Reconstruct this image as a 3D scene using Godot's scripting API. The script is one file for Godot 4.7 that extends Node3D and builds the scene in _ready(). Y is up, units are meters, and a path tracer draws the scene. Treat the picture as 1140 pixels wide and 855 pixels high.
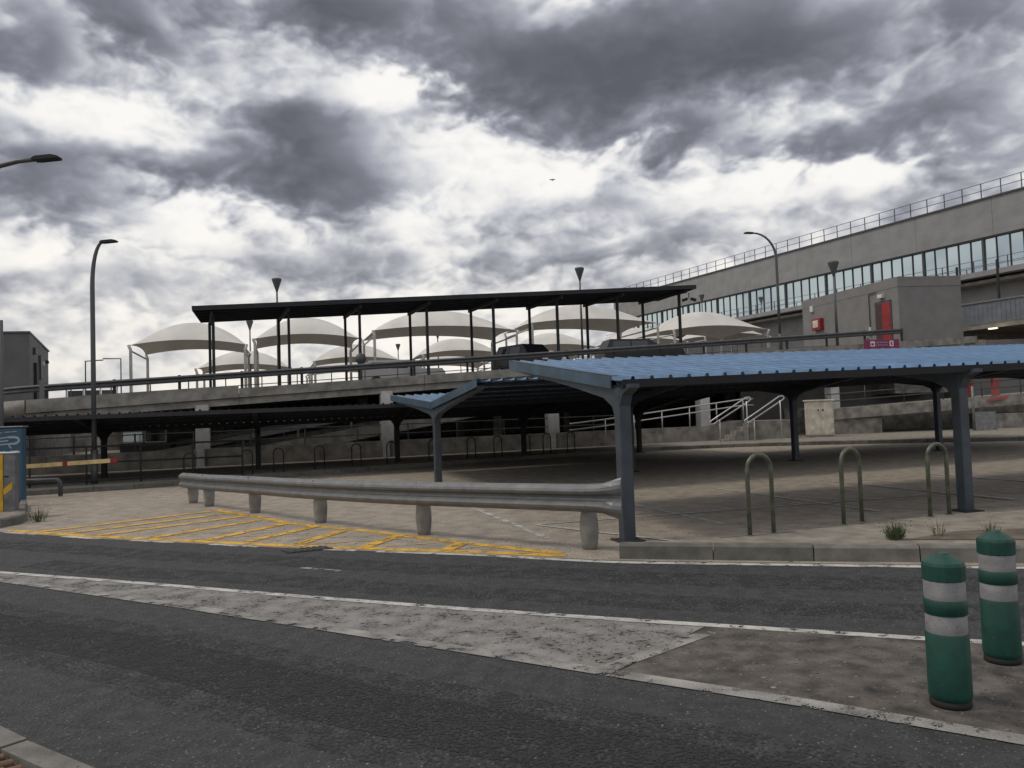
extends Node3D
# An airport car park under a cloudy evening sky: a road with a painted gore in front, rows of blue shelters, a sloping parking deck behind, the terminal on the right.
# X runs to the right, d is the distance ahead of the camera (world z = -d), y is up.

const TH := 0.2915          # yaw of the shelter rows and of the deck edge
var M := {}
var taken := {}
var rng := RandomNumberGenerator.new()

func V(x: float, h: float, d: float) -> Vector3:
	return Vector3(x, h, -d)

# ------------------------------------------------------------------ mesh helpers
func mb(smooth := false) -> SurfaceTool:
	var st := SurfaceTool.new()
	st.begin(Mesh.PRIMITIVE_TRIANGLES)
	st.set_smooth_group(1 if smooth else -1)
	return st

func tri(st: SurfaceTool, a: Vector3, b: Vector3, c: Vector3) -> void:
	st.add_vertex(a); st.add_vertex(b); st.add_vertex(c)

func quad(st: SurfaceTool, a: Vector3, b: Vector3, c: Vector3, e: Vector3) -> void:
	tri(st, a, b, c); tri(st, a, c, e)

func hexa(st: SurfaceTool, p: Array) -> void:   # p[0..3] bottom ring, p[4..7] top ring
	quad(st, p[0], p[1], p[2], p[3]); quad(st, p[7], p[6], p[5], p[4])
	for i in 4:
		var j := (i + 1) % 4
		quad(st, p[i], p[i + 4], p[j + 4], p[j])

func box(st: SurfaceTool, c: Vector3, s: Vector3, b := Basis.IDENTITY) -> void:
	var p := []
	for y in [-0.5, 0.5]:
		for q in [[-0.5, -0.5], [0.5, -0.5], [0.5, 0.5], [-0.5, 0.5]]:
			p.append(c + b * Vector3(q[0] * s.x, y * s.y, q[1] * s.z))
	hexa(st, p)

func cham_box(st: SurfaceTool, c: Vector3, s: Vector3, r: float, b := Basis.IDENTITY) -> void:   # a box with bevelled edges
	var h := s * 0.5
	var f := func(x, y, z): return c + b * Vector3(x, y, z)
	for a in 3:
		var u := (a + 1) % 3
		var v := (a + 2) % 3
		for sg in [-1.0, 1.0]:
			var ring := []
			for q in [[-1, -1], [1, -1], [1, 1], [-1, 1]]:
				var w := Vector3.ZERO
				w[a] = sg * h[a]; w[u] = q[0] * (h[u] - r); w[v] = q[1] * (h[v] - r)
				ring.append(f.call(w.x, w.y, w.z))
			if sg > 0: quad(st, ring[3], ring[2], ring[1], ring[0])
			else: quad(st, ring[0], ring[1], ring[2], ring[3])
		for s1 in [-1.0, 1.0]:
			for s2 in [-1.0, 1.0]:
				var w := [Vector3.ZERO, Vector3.ZERO, Vector3.ZERO, Vector3.ZERO]
				for k in 4:
					w[k][a] = (h[a] - r) * (-1.0 if k in [0, 3] else 1.0)
					w[k][u] = s1 * (h[u] if k < 2 else h[u] - r)
					w[k][v] = s2 * (h[v] - r if k < 2 else h[v])
				var o := []
				for k in 4: o.append(f.call(w[k].x, w[k].y, w[k].z))
				if s1 * s2 > 0: quad(st, o[3], o[2], o[1], o[0])
				else: quad(st, o[0], o[1], o[2], o[3])
	for sx in [-1.0, 1.0]:
		for sy in [-1.0, 1.0]:
			for sz in [-1.0, 1.0]:
				var a1: Vector3 = f.call(sx * h.x, sy * (h.y - r), sz * (h.z - r))
				var a2: Vector3 = f.call(sx * (h.x - r), sy * h.y, sz * (h.z - r))
				var a3: Vector3 = f.call(sx * (h.x - r), sy * (h.y - r), sz * h.z)
				if sx * sy * sz > 0: tri(st, a3, a2, a1)
				else: tri(st, a1, a2, a3)

func beam(st: SurfaceTool, a: Vector3, b: Vector3, w: float, h: float) -> void:
	var t := (b - a).normalized()
	var s := t.cross(Vector3.UP)
	if s.length() < 0.01: s = Vector3.RIGHT
	s = s.normalized()
	var u := s.cross(t).normalized()
	var p := []
	for q in [a, b]:
		for k in [[-0.5, -0.5], [0.5, -0.5], [0.5, 0.5], [-0.5, 0.5]]:
			p.append(q + s * k[0] * w + u * k[1] * h)
	hexa(st, p)

func tube(st: SurfaceTool, pts: Array, r: float, n := 8, r1 := -1.0) -> void:
	var rings := []
	var s := Vector3.ZERO
	for i in pts.size():
		var t: Vector3
		if i == 0: t = pts[1] - pts[0]
		elif i == pts.size() - 1: t = pts[i] - pts[i - 1]
		else: t = (pts[i + 1] - pts[i]).normalized() + (pts[i] - pts[i - 1]).normalized()
		t = t.normalized()
		if s == Vector3.ZERO:
			s = t.cross(Vector3.UP)
			if s.length() < 0.05: s = t.cross(Vector3.RIGHT)
		s = (s - t * s.dot(t)).normalized()
		var u := t.cross(s)
		var rr := r if r1 < 0 else lerpf(r, r1, float(i) / (pts.size() - 1))
		var ring := []
		for k in n:
			var a := TAU * k / n
			ring.append(pts[i] + (s * cos(a) + u * sin(a)) * rr)
		rings.append(ring)
	for i in rings.size() - 1:
		for k in n:
			var j := (k + 1) % n
			quad(st, rings[i][k], rings[i][j], rings[i + 1][j], rings[i + 1][k])
	for e in [0, rings.size() - 1]:
		for k in range(1, n - 1):
			if e == 0: tri(st, rings[e][0], rings[e][k + 1], rings[e][k])
			else: tri(st, rings[e][0], rings[e][k], rings[e][k + 1])

func lathe(st: SurfaceTool, prof: Array, n := 20, at := Vector3.ZERO) -> void:
	for i in prof.size() - 1:
		for k in n:
			var a := TAU * k / n
			var b := TAU * (k + 1) / n
			var p0: Vector2 = prof[i]
			var p1: Vector2 = prof[i + 1]
			var q := [at + Vector3(cos(a) * p0.x, p0.y, sin(a) * p0.x), at + Vector3(cos(b) * p0.x, p0.y, sin(b) * p0.x), at + Vector3(cos(b) * p1.x, p1.y, sin(b) * p1.x), at + Vector3(cos(a) * p1.x, p1.y, sin(a) * p1.x)]
			if p0.x > 0.0005: tri(st, q[0], q[1], q[2])
			if p1.x > 0.0005: tri(st, q[0], q[2], q[3])

func extrude(st: SurfaceTool, poly: PackedVector2Array, o: Vector3, ax: Vector3, ay: Vector3, dir: Vector3) -> void:   # closed outline in (ax, ay), pushed along dir
	var n := poly.size()
	for i in n:
		var j := (i + 1) % n
		var a := o + ax * poly[i].x + ay * poly[i].y
		var b := o + ax * poly[j].x + ay * poly[j].y
		quad(st, a, b, b + dir, a + dir)
	var t := Geometry2D.triangulate_polygon(poly)
	for k in range(0, t.size(), 3):
		var q := []
		for m in 3:
			var p := poly[t[k + m]]
			q.append(o + ax * p.x + ay * p.y)
		tri(st, q[0], q[1], q[2])
		tri(st, q[2] + dir, q[1] + dir, q[0] + dir)

func sweep(st: SurfaceTool, path: Array, prof: PackedVector2Array, sc := []) -> void:   # outline (out, up) carried along a nearly level path; out lies to the right of the way
	var rings := []
	for i in path.size():
		var t: Vector3
		if i == 0: t = path[1] - path[0]
		elif i == path.size() - 1: t = path[i] - path[i - 1]
		else: t = (path[i + 1] - path[i]).normalized() + (path[i] - path[i - 1]).normalized()
		t.y = 0
		t = t.normalized()
		var s := t.cross(Vector3.UP)
		var k: Vector2 = sc[i] if sc.size() else Vector2.ONE
		var ring := []
		for p in prof: ring.append(path[i] + s * p.x * k.x + Vector3.UP * p.y * k.y)
		rings.append(ring)
	var n := prof.size()
	for i in rings.size() - 1:
		for k in n:
			var j := (k + 1) % n
			quad(st, rings[i][k], rings[i + 1][k], rings[i + 1][j], rings[i][j])
	var t := Geometry2D.triangulate_polygon(prof)
	for e in [0, rings.size() - 1]:
		for k in range(0, t.size(), 3): tri(st, rings[e][t[k]], rings[e][t[k + 1]], rings[e][t[k + 2]])

# ------------------------------------------------------------------ node helpers
func numbered(called: String) -> String:
	var n: int = taken.get(called, 0)
	taken[called] = n + 1
	return called if n == 0 else "%s_%03d" % [called, n]

func tag(o: Node3D, label: String, category: String, group := "", kind := "") -> Node3D:
	if label: o.set_meta("label", label)
	if category: o.set_meta("category", category)
	if group: o.set_meta("group", group)
	if kind: o.set_meta("kind", kind)
	return o

func mesh_of(st: SurfaceTool) -> ArrayMesh:
	st.generate_normals()
	st.index()
	return st.commit()

func inst(called: String, mesh: Mesh, m: Material, parent: Node3D = null, tr := Transform3D.IDENTITY) -> MeshInstance3D:
	var o := MeshInstance3D.new()
	o.mesh = mesh
	o.material_override = m
	o.transform = tr
	if parent == null:
		o.name = numbered(called)
		add_child(o)
	else:
		o.name = called
		parent.add_child(o, true)
	return o

func obj(called: String, st: SurfaceTool, m: Material, parent: Node3D = null, tr := Transform3D.IDENTITY) -> MeshInstance3D:
	return inst(called, mesh_of(st), m, parent, tr)

func thing(called: String, label: String, category: String, at := Vector3.ZERO, turn := 0.0, group := "") -> Node3D:
	var o := Node3D.new()
	o.name = numbered(called)
	add_child(o)
	o.position = at
	o.rotation.y = turn
	tag(o, label, category, group)
	return o

func dup(src: Node3D, at: Vector3, turn := 0.0, label := "") -> Node3D:
	var base := String(src.name)
	if base.length() > 4 and base.substr(base.length() - 4, 1) == "_" and base.right(3).is_valid_int(): base = base.left(base.length() - 4)
	var r: Node3D = src.duplicate()
	r.name = numbered(base)
	add_child(r)
	r.position = at
	r.rotation.y = turn
	if label: r.set_meta("label", label)
	return r

# ------------------------------------------------------------------ materials
func nz(seed_: int, freq: float, oct := 4, type := FastNoiseLite.TYPE_SIMPLEX_SMOOTH) -> FastNoiseLite:
	var n := FastNoiseLite.new()
	n.seed = seed_
	n.noise_type = type
	n.frequency = freq
	n.fractal_type = FastNoiseLite.FRACTAL_FBM
	n.fractal_octaves = oct
	return n

# a grain: fine noise, coarse noise and scattered specks over one base colour (all linear)
func grain(seed_: int, size: int, base: Color, fine: float, coarse: float, specks := [], alpha_cut := -1.0, alpha_freq := 0.02) -> ImageTexture:
	var a := nz(seed_, 0.35, 2).get_seamless_image(size, size).get_data()
	var b := nz(seed_ + 1, 0.012, 5).get_seamless_image(size, size).get_data()
	var al := PackedByteArray()
	if alpha_cut > -1.0: al = nz(seed_ + 2, alpha_freq, 6).get_seamless_image(size, size).get_data()
	var out := PackedByteArray()
	out.resize(size * size * 4)
	var lut := PackedByteArray()
	lut.resize(3 * 512)
	for i in 512:
		var k := i / 256.0
		var c := Color(base.r * k, base.g * k, base.b * k).clamp().linear_to_srgb()
		lut[i * 3] = c.r8; lut[i * 3 + 1] = c.g8; lut[i * 3 + 2] = c.b8
	var cut := int((alpha_cut * 0.5 + 0.5) * 255)
	for i in size * size:
		var v := clampi(int(256.0 + (a[i] - 128) * 2.0 * fine + (b[i] - 128) * 2.0 * coarse), 20, 511)
		out[i * 4] = lut[v * 3]; out[i * 4 + 1] = lut[v * 3 + 1]; out[i * 4 + 2] = lut[v * 3 + 2]
		out[i * 4 + 3] = 255 if al.is_empty() or al[i] + (a[i] - 128) * 0.5 + (b[i] - 128) * 0.5 > cut else 0
	var im := Image.create_from_data(size, size, false, Image.FORMAT_RGBA8, out)
	for s in specks:   # [count, largest size in pixels, linear colour, spread]
		for k in s[0]:
			var w := rng.randi_range(1, s[1])
			var c: Color = s[2]
			var f := rng.randf_range(1.0 - s[3], 1.0 + s[3])
			im.fill_rect(Rect2i(rng.randi_range(0, size - 1), rng.randi_range(0, size - 1), w, rng.randi_range(1, w)), Color(c.r * f, c.g * f, c.b * f).clamp().linear_to_srgb())
	return ImageTexture.create_from_image(im)

func mat(c: Color, rough := 0.8, metal := 0.0) -> StandardMaterial3D:
	var m := StandardMaterial3D.new()
	m.albedo_color = c.linear_to_srgb()
	m.roughness = rough
	m.metallic = metal
	return m

func tmat(tex: Texture2D, metres: float, rough := 0.9, metal := 0.0, vcol := false) -> StandardMaterial3D:
	var m := StandardMaterial3D.new()
	m.albedo_texture = tex
	m.uv1_triplanar = true
	m.uv1_world_triplanar = true
	m.uv1_scale = Vector3.ONE / metres
	m.roughness = rough
	m.metallic = metal
	m.vertex_color_use_as_albedo = vcol
	return m

func rough_bump(m: StandardMaterial3D, seed_: int, freq: float, strength: float) -> void:
	var im := nz(seed_, freq, 3).get_seamless_image(512, 512)
	im.convert(Image.FORMAT_RGBA8)
	im.bump_map_to_normal_map(strength)
	m.normal_enabled = true
	m.normal_texture = ImageTexture.create_from_image(im)

func worn(tex: Texture2D, metres: float) -> StandardMaterial3D:
	var m := tmat(tex, metres, 0.75)
	m.transparency = BaseMaterial3D.TRANSPARENCY_ALPHA_SCISSOR
	m.alpha_scissor_threshold = 0.5
	return m

func make_materials() -> void:
	var pale := Color(0.34, 0.33, 0.31)
	M.asphalt = tmat(grain(11, 1024, Color(0.034, 0.035, 0.0375), 0.95, 0.42, [[9000, 4, Color(0.07, 0.069, 0.068), 0.5], [9000, 5, Color(0.013, 0.013, 0.013), 0.5], [4200, 5, Color(0.12, 0.117, 0.112), 0.5], [150, 4, Color(0.34, 0.325, 0.3), 0.4]]), 2.3, 0.78)
	rough_bump(M.asphalt, 14, 0.12, 2.0)
	M.lot = tmat(grain(21, 1024, Color(0.315, 0.272, 0.225), 0.45, 0.3, [[6000, 3, Color(0.15, 0.13, 0.11), 0.4], [350, 8, Color(0.07, 0.06, 0.05), 0.5], [3000, 3, Color(0.42, 0.37, 0.31), 0.3]]), 5.3, 0.85)
	rough_bump(M.lot, 24, 0.2, 2.0)
	M.pavement = tmat(grain(31, 512, Color(0.24, 0.215, 0.18), 0.35, 0.35, [[900, 3, Color(0.1, 0.09, 0.08), 0.4]]), 2.3, 0.9)
	M.kerb = tmat(grain(41, 512, Color(0.16, 0.152, 0.138), 0.3, 0.4, [[500, 4, Color(0.09, 0.09, 0.075), 0.4]]), 1.7, 0.9)
	M.kerb_b = tmat(grain(44, 512, Color(0.125, 0.122, 0.108), 0.3, 0.45, [[700, 5, Color(0.07, 0.075, 0.055), 0.4]]), 1.9, 0.9)
	M.concrete = tmat(grain(51, 512, Color(0.25, 0.235, 0.21), 0.22, 0.55, [[300, 5, Color(0.13, 0.12, 0.1), 0.3]]), 4.1, 0.9)
	M.column = tmat(grain(54, 512, Color(0.52, 0.51, 0.49), 0.18, 0.3), 3.3, 0.85)
	M.facade = tmat(grain(61, 512, Color(0.26, 0.26, 0.262), 0.16, 0.2), 9.0, 0.85)
	M.render_wall = tmat(grain(64, 512, Color(0.2, 0.197, 0.195), 0.25, 0.14), 6.0, 0.9)
	M.dark_clad = tmat(grain(67, 256, Color(0.075, 0.078, 0.084), 0.15, 0.25), 5.0, 0.7)
	M.clad_grey = tmat(grain(69, 256, Color(0.115, 0.117, 0.122), 0.15, 0.2), 5.0, 0.75)
	M.dirt = tmat(grain(71, 512, Color(0.125, 0.1, 0.075), 0.5, 0.45, [[1500, 4, Color(0.06, 0.05, 0.04), 0.5], [500, 3, Color(0.24, 0.21, 0.17), 0.4]]), 1.9, 0.95)
	M.median = tmat(grain(74, 1024, Color(0.088, 0.078, 0.07), 0.5, 0.8, [[5000, 5, Color(0.035, 0.031, 0.028), 0.5], [2600, 5, Color(0.17, 0.152, 0.135), 0.4], [60, 9, Color(0.26, 0.24, 0.22), 0.3]]), 3.3, 0.9)
	M.brick_paver = tmat(grain(77, 256, Color(0.14, 0.085, 0.055), 0.35, 0.3), 1.1, 0.9)
	M.white_line = worn(grain(81, 512, Color(0.42, 0.41, 0.385), 0.3, 0.4, [[1200, 3, Color(0.16, 0.155, 0.15), 0.5]], -0.42, 0.03), 2.1)
	M.worn_white = worn(grain(84, 1024, Color(0.185, 0.179, 0.17), 0.4, 0.5, [[3200, 5, Color(0.1, 0.095, 0.088), 0.5], [1500, 4, Color(0.33, 0.315, 0.295), 0.3]], -0.5, 0.07), 4.3)
	M.pale_line = worn(grain(87, 512, Color(0.25, 0.242, 0.225), 0.4, 0.5, [[1900, 3, Color(0.16, 0.155, 0.15), 0.5]], -0.35, 0.03), 2.6)
	M.oil = worn(grain(89, 1024, Color(0.017, 0.017, 0.018), 0.7, 0.4, [[3000, 4, Color(0.035, 0.035, 0.035), 0.4]], 0.05, 0.09), 2.9)
	M.oil_thin = worn(grain(90, 1024, Color(0.019, 0.019, 0.02), 0.7, 0.4, [], 0.27, 0.09), 3.5)
	M.yellow = worn(grain(91, 512, Color(0.62, 0.36, 0.045), 0.3, 0.3, [[900, 3, Color(0.3, 0.2, 0.07), 0.5]], -0.42, 0.03), 1.9)
	M.faint_yellow = worn(grain(94, 512, Color(0.46, 0.35, 0.17), 0.3, 0.3, [], 0.02, 0.03), 2.2)
	M.blue_roof = tmat(grain(101, 512, Color(0.135, 0.24, 0.395), 0.12, 0.4, [[160, 4, Color(0.3, 0.33, 0.36), 0.3], [90, 5, Color(0.07, 0.1, 0.14), 0.3]]), 3.0, 0.33, 0.15)
	M.blue_trim = tmat(grain(104, 256, Color(0.058, 0.1, 0.145), 0.12, 0.35), 2.0, 0.45, 0.1)
	M.blue_post = tmat(grain(107, 256, Color(0.05, 0.064, 0.08), 0.14, 0.4), 1.3, 0.5, 0.1)
	M.dark_steel = tmat(grain(111, 256, Color(0.02, 0.022, 0.026), 0.15, 0.3), 1.5, 0.75, 0.0)
	M.dark_roof = tmat(grain(114, 256, Color(0.075, 0.08, 0.09), 0.15, 0.3), 2.0, 0.5, 0.2)
	M.galv = tmat(grain(121, 512, Color(0.185, 0.188, 0.192), 0.16, 0.35, [[250, 4, Color(0.18, 0.15, 0.11), 0.5]]), 1.4, 0.5, 0.55)
	M.galv_dark = tmat(grain(124, 256, Color(0.085, 0.088, 0.093), 0.15, 0.3), 1.4, 0.55, 0.4)
	M.stainless = mat(Color(0.55, 0.55, 0.54), 0.35, 0.7)
	M.hoop_steel = tmat(grain(127, 256, Color(0.11, 0.125, 0.09), 0.2, 0.7, [[300, 4, Color(0.06, 0.09, 0.03), 0.4]]), 0.6, 0.45, 0.4)
	M.sleeve = tmat(grain(131, 256, Color(0.22, 0.215, 0.2), 0.25, 0.4), 0.9, 0.9)
	M.green_plastic = tmat(grain(134, 256, Color(0.004, 0.054, 0.039), 0.12, 0.4, [[260, 4, Color(0.018, 0.05, 0.04), 0.5], [60, 7, Color(0.03, 0.045, 0.035), 0.4]]), 0.5, 0.5)
	M.reflective = tmat(grain(137, 256, Color(0.26, 0.257, 0.262), 0.15, 0.25, [[260, 5, Color(0.14, 0.13, 0.125), 0.4]]), 0.4, 0.6)
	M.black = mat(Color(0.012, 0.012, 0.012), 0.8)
	M.membrane = tmat(grain(141, 256, Color(0.6, 0.583, 0.548), 0.05, 0.16), 7.0, 0.75)
	M.membrane.backlight_enabled = true
	M.membrane.backlight = Color(0.14, 0.125, 0.1)
	M.glass = mat(Color(0.45, 0.53, 0.57), 0.06, 0.9)
	M.dark_glass = mat(Color(0.03, 0.035, 0.04), 0.08, 0.0)
	M.red = tmat(grain(144, 256, Color(0.27, 0.014, 0.018), 0.1, 0.25), 1.5, 0.5)
	M.doorway_shade = mat(Color(0.06, 0.03, 0.028), 0.6)  # dark brown that holds the shade of the recess beside the red door
	M.faded_red = tmat(grain(147, 256, Color(0.34, 0.08, 0.08), 0.1, 0.3), 1.5, 0.6)
	M.magenta = mat(Color(0.2, 0.02, 0.085), 0.5)
	M.white = mat(Color(0.62, 0.61, 0.6), 0.55)
	M.off_white = tmat(grain(151, 256, Color(0.6, 0.56, 0.47), 0.1, 0.3, [[80, 5, Color(0.25, 0.2, 0.14), 0.3]]), 1.3, 0.7)
	M.sign_blue = mat(Color(0.03, 0.085, 0.14), 0.4)
	M.sign_print = mat(Color(0.3, 0.36, 0.4), 0.5)
	M.yellow_paint = tmat(grain(154, 256, Color(0.55, 0.34, 0.03), 0.15, 0.35), 0.9, 0.6)
	M.cream = tmat(grain(157, 256, Color(0.6, 0.45, 0.22), 0.12, 0.2), 0.9, 0.6)
	M.car_dark = mat(Color(0.012, 0.013, 0.016), 0.3, 0.2)
	M.car_white = mat(Color(0.6, 0.6, 0.6), 0.3)
	M.rubber = mat(Color(0.02, 0.02, 0.02), 0.9)
	M.lamp_grey = mat(Color(0.1, 0.105, 0.11), 0.5, 0.4)
	M.tube_glow = mat(Color(0.8, 0.8, 0.75), 0.5)
	M.tube_glow.emission_enabled = true
	M.tube_glow.emission = Color(1.0, 0.95, 0.82)
	M.tube_glow.emission_energy_multiplier = 1.1
	M.weed = mat(Color(0.06, 0.085, 0.03), 0.85)
	M.dry_weed = mat(Color(0.16, 0.125, 0.06), 0.9)

# ------------------------------------------------------------------ sky
const CLOUDS := [[-31.9,22.9,2.1,2.1,0.75],[-26.6,26.0,2.3,1.5,0.70],[-25.2,24.5,2.4,1.1,0.55],[-13.4,27.5,4.9,1.5,0.65],[-9.9,27.8,2.8,1.8,0.70],[-3.1,25.3,4.9,2.7,0.62],[0.1,23.2,3.9,2.6,0.50],[10.7,24.0,10.7,3.3,0.80],[5.4,22.2,5.5,2.6,0.65],[15.7,24.2,7.2,2.3,0.60],[22.8,23.5,6.6,1.6,0.50],[-14.3,18.3,4.4,3.0,0.75],[-10.9,16.3,6.6,1.9,0.62],[-14.9,20.0,2.7,1.6,0.70],[-22.9,17.9,4.3,1.1,0.70],[-21.9,16.8,1.7,1.0,0.45],[-30.5,18.1,3.9,1.3,0.40],[-30.0,15.5,3.4,1.9,0.40],[-32.2,16.0,1.9,2.2,0.45],[12.9,19.0,2.6,1.0,0.75],[7.5,19.3,1.5,0.5,0.70],[23.9,17.7,6.0,1.4,0.55],[21.3,17.2,3.4,0.9,0.40],[31.5,23.0,3.5,1.4,0.55],[30.9,15.6,3.4,2.8,0.38],[29.1,20.4,5.0,2.8,0.20],[-14.5,10.9,5.5,0.8,0.28],[8.8,11.5,8.3,1.0,0.38],[-1.0,10.8,6.5,0.8,0.25],[3.7,14.1,5.2,1.3,0.22],[-26.0,8.8,3.2,0.6,0.20],[-30.1,10.3,2.9,0.7,0.15],[-28.5,20.2,5.0,1.4,-0.70],[-20.4,14.4,4.0,1.3,-0.60],[-19.8,12.9,3.5,0.9,-0.50],[-7.8,22.7,3.8,0.9,-0.75],[-0.1,17.3,7.2,1.8,-0.50],[-6.1,14.7,3.2,1.3,-0.50],[9.5,26.8,3.2,1.0,-0.35],[4.3,27.3,2.3,0.9,-0.50],[25.9,15.1,2.6,1.1,-0.65],[20.1,15.1,3.4,0.8,-0.60],[20.8,18.7,3.1,0.7,-0.45],[-31.5,11.8,2.8,1.0,-0.50],[-2.7,20.1,2.9,1.0,-0.40],[13.4,15.8,3.7,1.3,-0.40],[-25.4,11.1,6.4,0.8,-0.40],[-8.3,8.1,7.7,1.2,-0.30],[27.2,23.4,2.1,0.9,-0.30],[-13.0,6.0,12.0,3.2,-0.22]]
const FW := 440
const FH := 200
var field := PackedFloat32Array()
var n_big: FastNoiseLite
var n_mid: FastNoiseLite
var n_fine: FastNoiseLite
var ramp := PackedColorArray()

func sky_setup() -> void:
	field.resize(FW * FH)
	for c in CLOUDS:   # degrees to quarter-degree cells
		var cx: float = (c[0] + 55.0) * 4.0
		var cy: float = c[1] * 4.0
		var rx: float = c[2] * 4.0
		var ry: float = c[3] * 4.0
		for y in range(maxi(0, int(cy - ry * 2.6)), mini(FH, int(cy + ry * 2.6) + 1)):
			for x in range(maxi(0, int(cx - rx * 2.6)), mini(FW, int(cx + rx * 2.6) + 1)):
				var q := Vector2((x - cx) / rx, (y - cy) / ry).length_squared()
				field[y * FW + x] += c[4] * 0.78 * exp(-pow(q, 1.5) * 0.7)
	n_big = nz(301, 2.1, 3)
	n_mid = nz(302, 7.5, 5)
	n_fine = nz(303, 24.0, 5)
	n_fine.fractal_gain = 0.55
	var stops := [[0.0, Color(1.05, 1.03, 1.0)], [0.18, Color(0.92, 0.915, 0.91)], [0.34, Color(0.655, 0.668, 0.71)], [0.5, Color(0.415, 0.43, 0.49)], [0.68, Color(0.235, 0.244, 0.29)], [0.9, Color(0.125, 0.129, 0.158)], [1.0, Color(0.105, 0.109, 0.135)]]
	for i in 256:
		var t := i / 255.0
		var k := 0
		while k < stops.size() - 2 and t > stops[k + 1][0]: k += 1
		ramp.append(stops[k][1].lerp(stops[k + 1][1], clampf((t - stops[k][0]) / (stops[k + 1][0] - stops[k][0]), 0, 1)))

func sky_color(az: float, el: float) -> Color:   # degrees
	var a := deg_to_rad(az)
	var e := deg_to_rad(el)
	var d := Vector3(sin(a) * cos(e), sin(e) * 1.8, -cos(a) * cos(e))
	var w1 := n_mid.get_noise_3dv(d)
	var w2 := n_mid.get_noise_3d(d.x + 7.3, d.y, d.z)
	var f := n_fine.get_noise_3dv(d + Vector3(w1, w2, 0) * 0.03)
	var big := n_big.get_noise_3dv(d)
	var x := (az + w1 * 2.6 + f * 1.0 + 55.0) * 4.0
	var y := (el + w2 * 1.5 + f * 0.7) * 4.0
	var b := 0.0
	if x > 0 and y > 0 and x < FW - 2 and y < FH - 2:
		var ix := int(x)
		var iy := int(y)
		var fx := x - ix
		var fy := y - iy
		var i := iy * FW + ix
		b = lerpf(lerpf(field[i], field[i + 1], fx), lerpf(field[i + FW], field[i + FW + 1], fx), fy)
	var outside := clampf((absf(az) - 36.0) / 10.0, 0, 1)
	outside = maxf(outside, clampf((el - 30.0) / 8.0, 0, 1))
	var v := 0.355 + b * 0.8 + big * (0.15 + 0.45 * outside) + w1 * (0.3 + 0.1 * outside) + f * 0.25
	v -= 0.1 * exp(-maxf(el, 0.0) / 6.0)
	if v > 0.45: v = 0.45 + 0.55 * (1.0 - exp(-(v - 0.45) / 0.55))
	return ramp[clampi(int(v * 255.0), 0, 255)] * Color(1.04, 1.0, 0.92).lerp(Color.WHITE, clampf(el / 15.0, 0.0, 1.0))

func make_sky() -> PanoramaSkyMaterial:
	sky_setup()
	var lw := 1024
	var lh := 512
	var low := PackedFloat32Array()
	low.resize(lw * lh * 3)
	for y in lh:
		var el := 90.0 - (y + 0.5) * 180.0 / lh
		for x in lw:
			var az := (x + 0.5) * 360.0 / lw
			if az > 180: az -= 360
			var c := Color(0.12, 0.115, 0.105)
			if el > -1.0: c = sky_color(az, el)
			var i := (y * lw + x) * 3
			low[i] = c.r; low[i + 1] = c.g; low[i + 2] = c.b
	var im := Image.create_from_data(lw, lh, false, Image.FORMAT_RGBF, low.to_byte_array())
	im.resize(4096, 2048, Image.INTERPOLATE_BILINEAR)
	for y in range(2048 * 52 / 180, 1024):   # the part in front, at full resolution
		var el := 90.0 - (y + 0.5) * 180.0 / 2048.0
		for x in range(-480, 480):
			im.set_pixel(posmod(x, 4096), y, sky_color((x + 0.5) * 360.0 / 4096.0, el))
	var p := PanoramaSkyMaterial.new()
	p.panorama = ImageTexture.create_from_image(im)
	return p

# ------------------------------------------------------------------ ground
const EDGE := [[-60.0, 46.0], [-30.0, 26.5], [-14.0, 16.5], [-8.69, 13.37], [-6.54, 12.17], [-4.81, 11.35], [-3.31, 10.63], [-1.64, 9.93], [-0.18, 9.35], [1.1, 8.77], [2.95, 8.26], [4.8, 7.77], [8.0, 6.97], [14.0, 5.65], [60.0, -3.0]]
const LOW_LINE := [[-30.0, 22.4], [-12.0, 12.0], [-5.78, 8.88], [-3.09, 7.27], [-1.23, 6.1], [-0.12, 5.4], [0.55, 4.97], [1.54, 4.35], [2.35, 3.79], [3.2, 3.0], [4.6, 1.6], [8.0, -2.0]]
const FAR_KERB := [[-60.0, 12.0], [-20.0, 18.5], [-13.1, 21.0], [-10.2, 22.3], [-7.35, 24.2], [-3.7, 26.7], [0.3, 29.0], [5.7, 31.6], [9.0, 32.0], [12.0, 31.4], [18.0, 29.2], [30.0, 25.5], [60.0, 18.0]]

func along(tab: Array, x: float) -> float:
	for i in tab.size() - 1:
		if x <= tab[i + 1][0]:
			return lerpf(tab[i][1], tab[i + 1][1], clampf((x - tab[i][0]) / (tab[i + 1][0] - tab[i][0]), 0, 1))
	return tab[-1][1]

func g(x: float, d: float) -> float:   # the lot rises gently to the back right
	return 0.007 * clampf(d - 18.0 + 0.4 * (x + 2.0), 0.0, 45.0)

func strip(st: SurfaceTool, x0: float, x1: float, dx: float, lo: Callable, hi: Callable, rows: int, hgt: Callable, tint: Callable) -> void:
	var n := int(ceil((x1 - x0) / dx))
	var vid := 0
	for i in n + 1:
		var x := x0 + (x1 - x0) * i / n
		var a: float = lo.call(x)
		var b: float = hi.call(x)
		for j in rows + 1:
			var d := lerpf(a, b, float(j) / rows)
			st.set_color(tint.call(x, d))
			st.add_vertex(V(x, hgt.call(x, d), d))
	for i in n:
		for j in rows:
			var k := i * (rows + 1) + j
			for q in [k, k + 1, k + rows + 2, k, k + rows + 2, k + rows + 1]: st.add_index(q)

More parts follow.
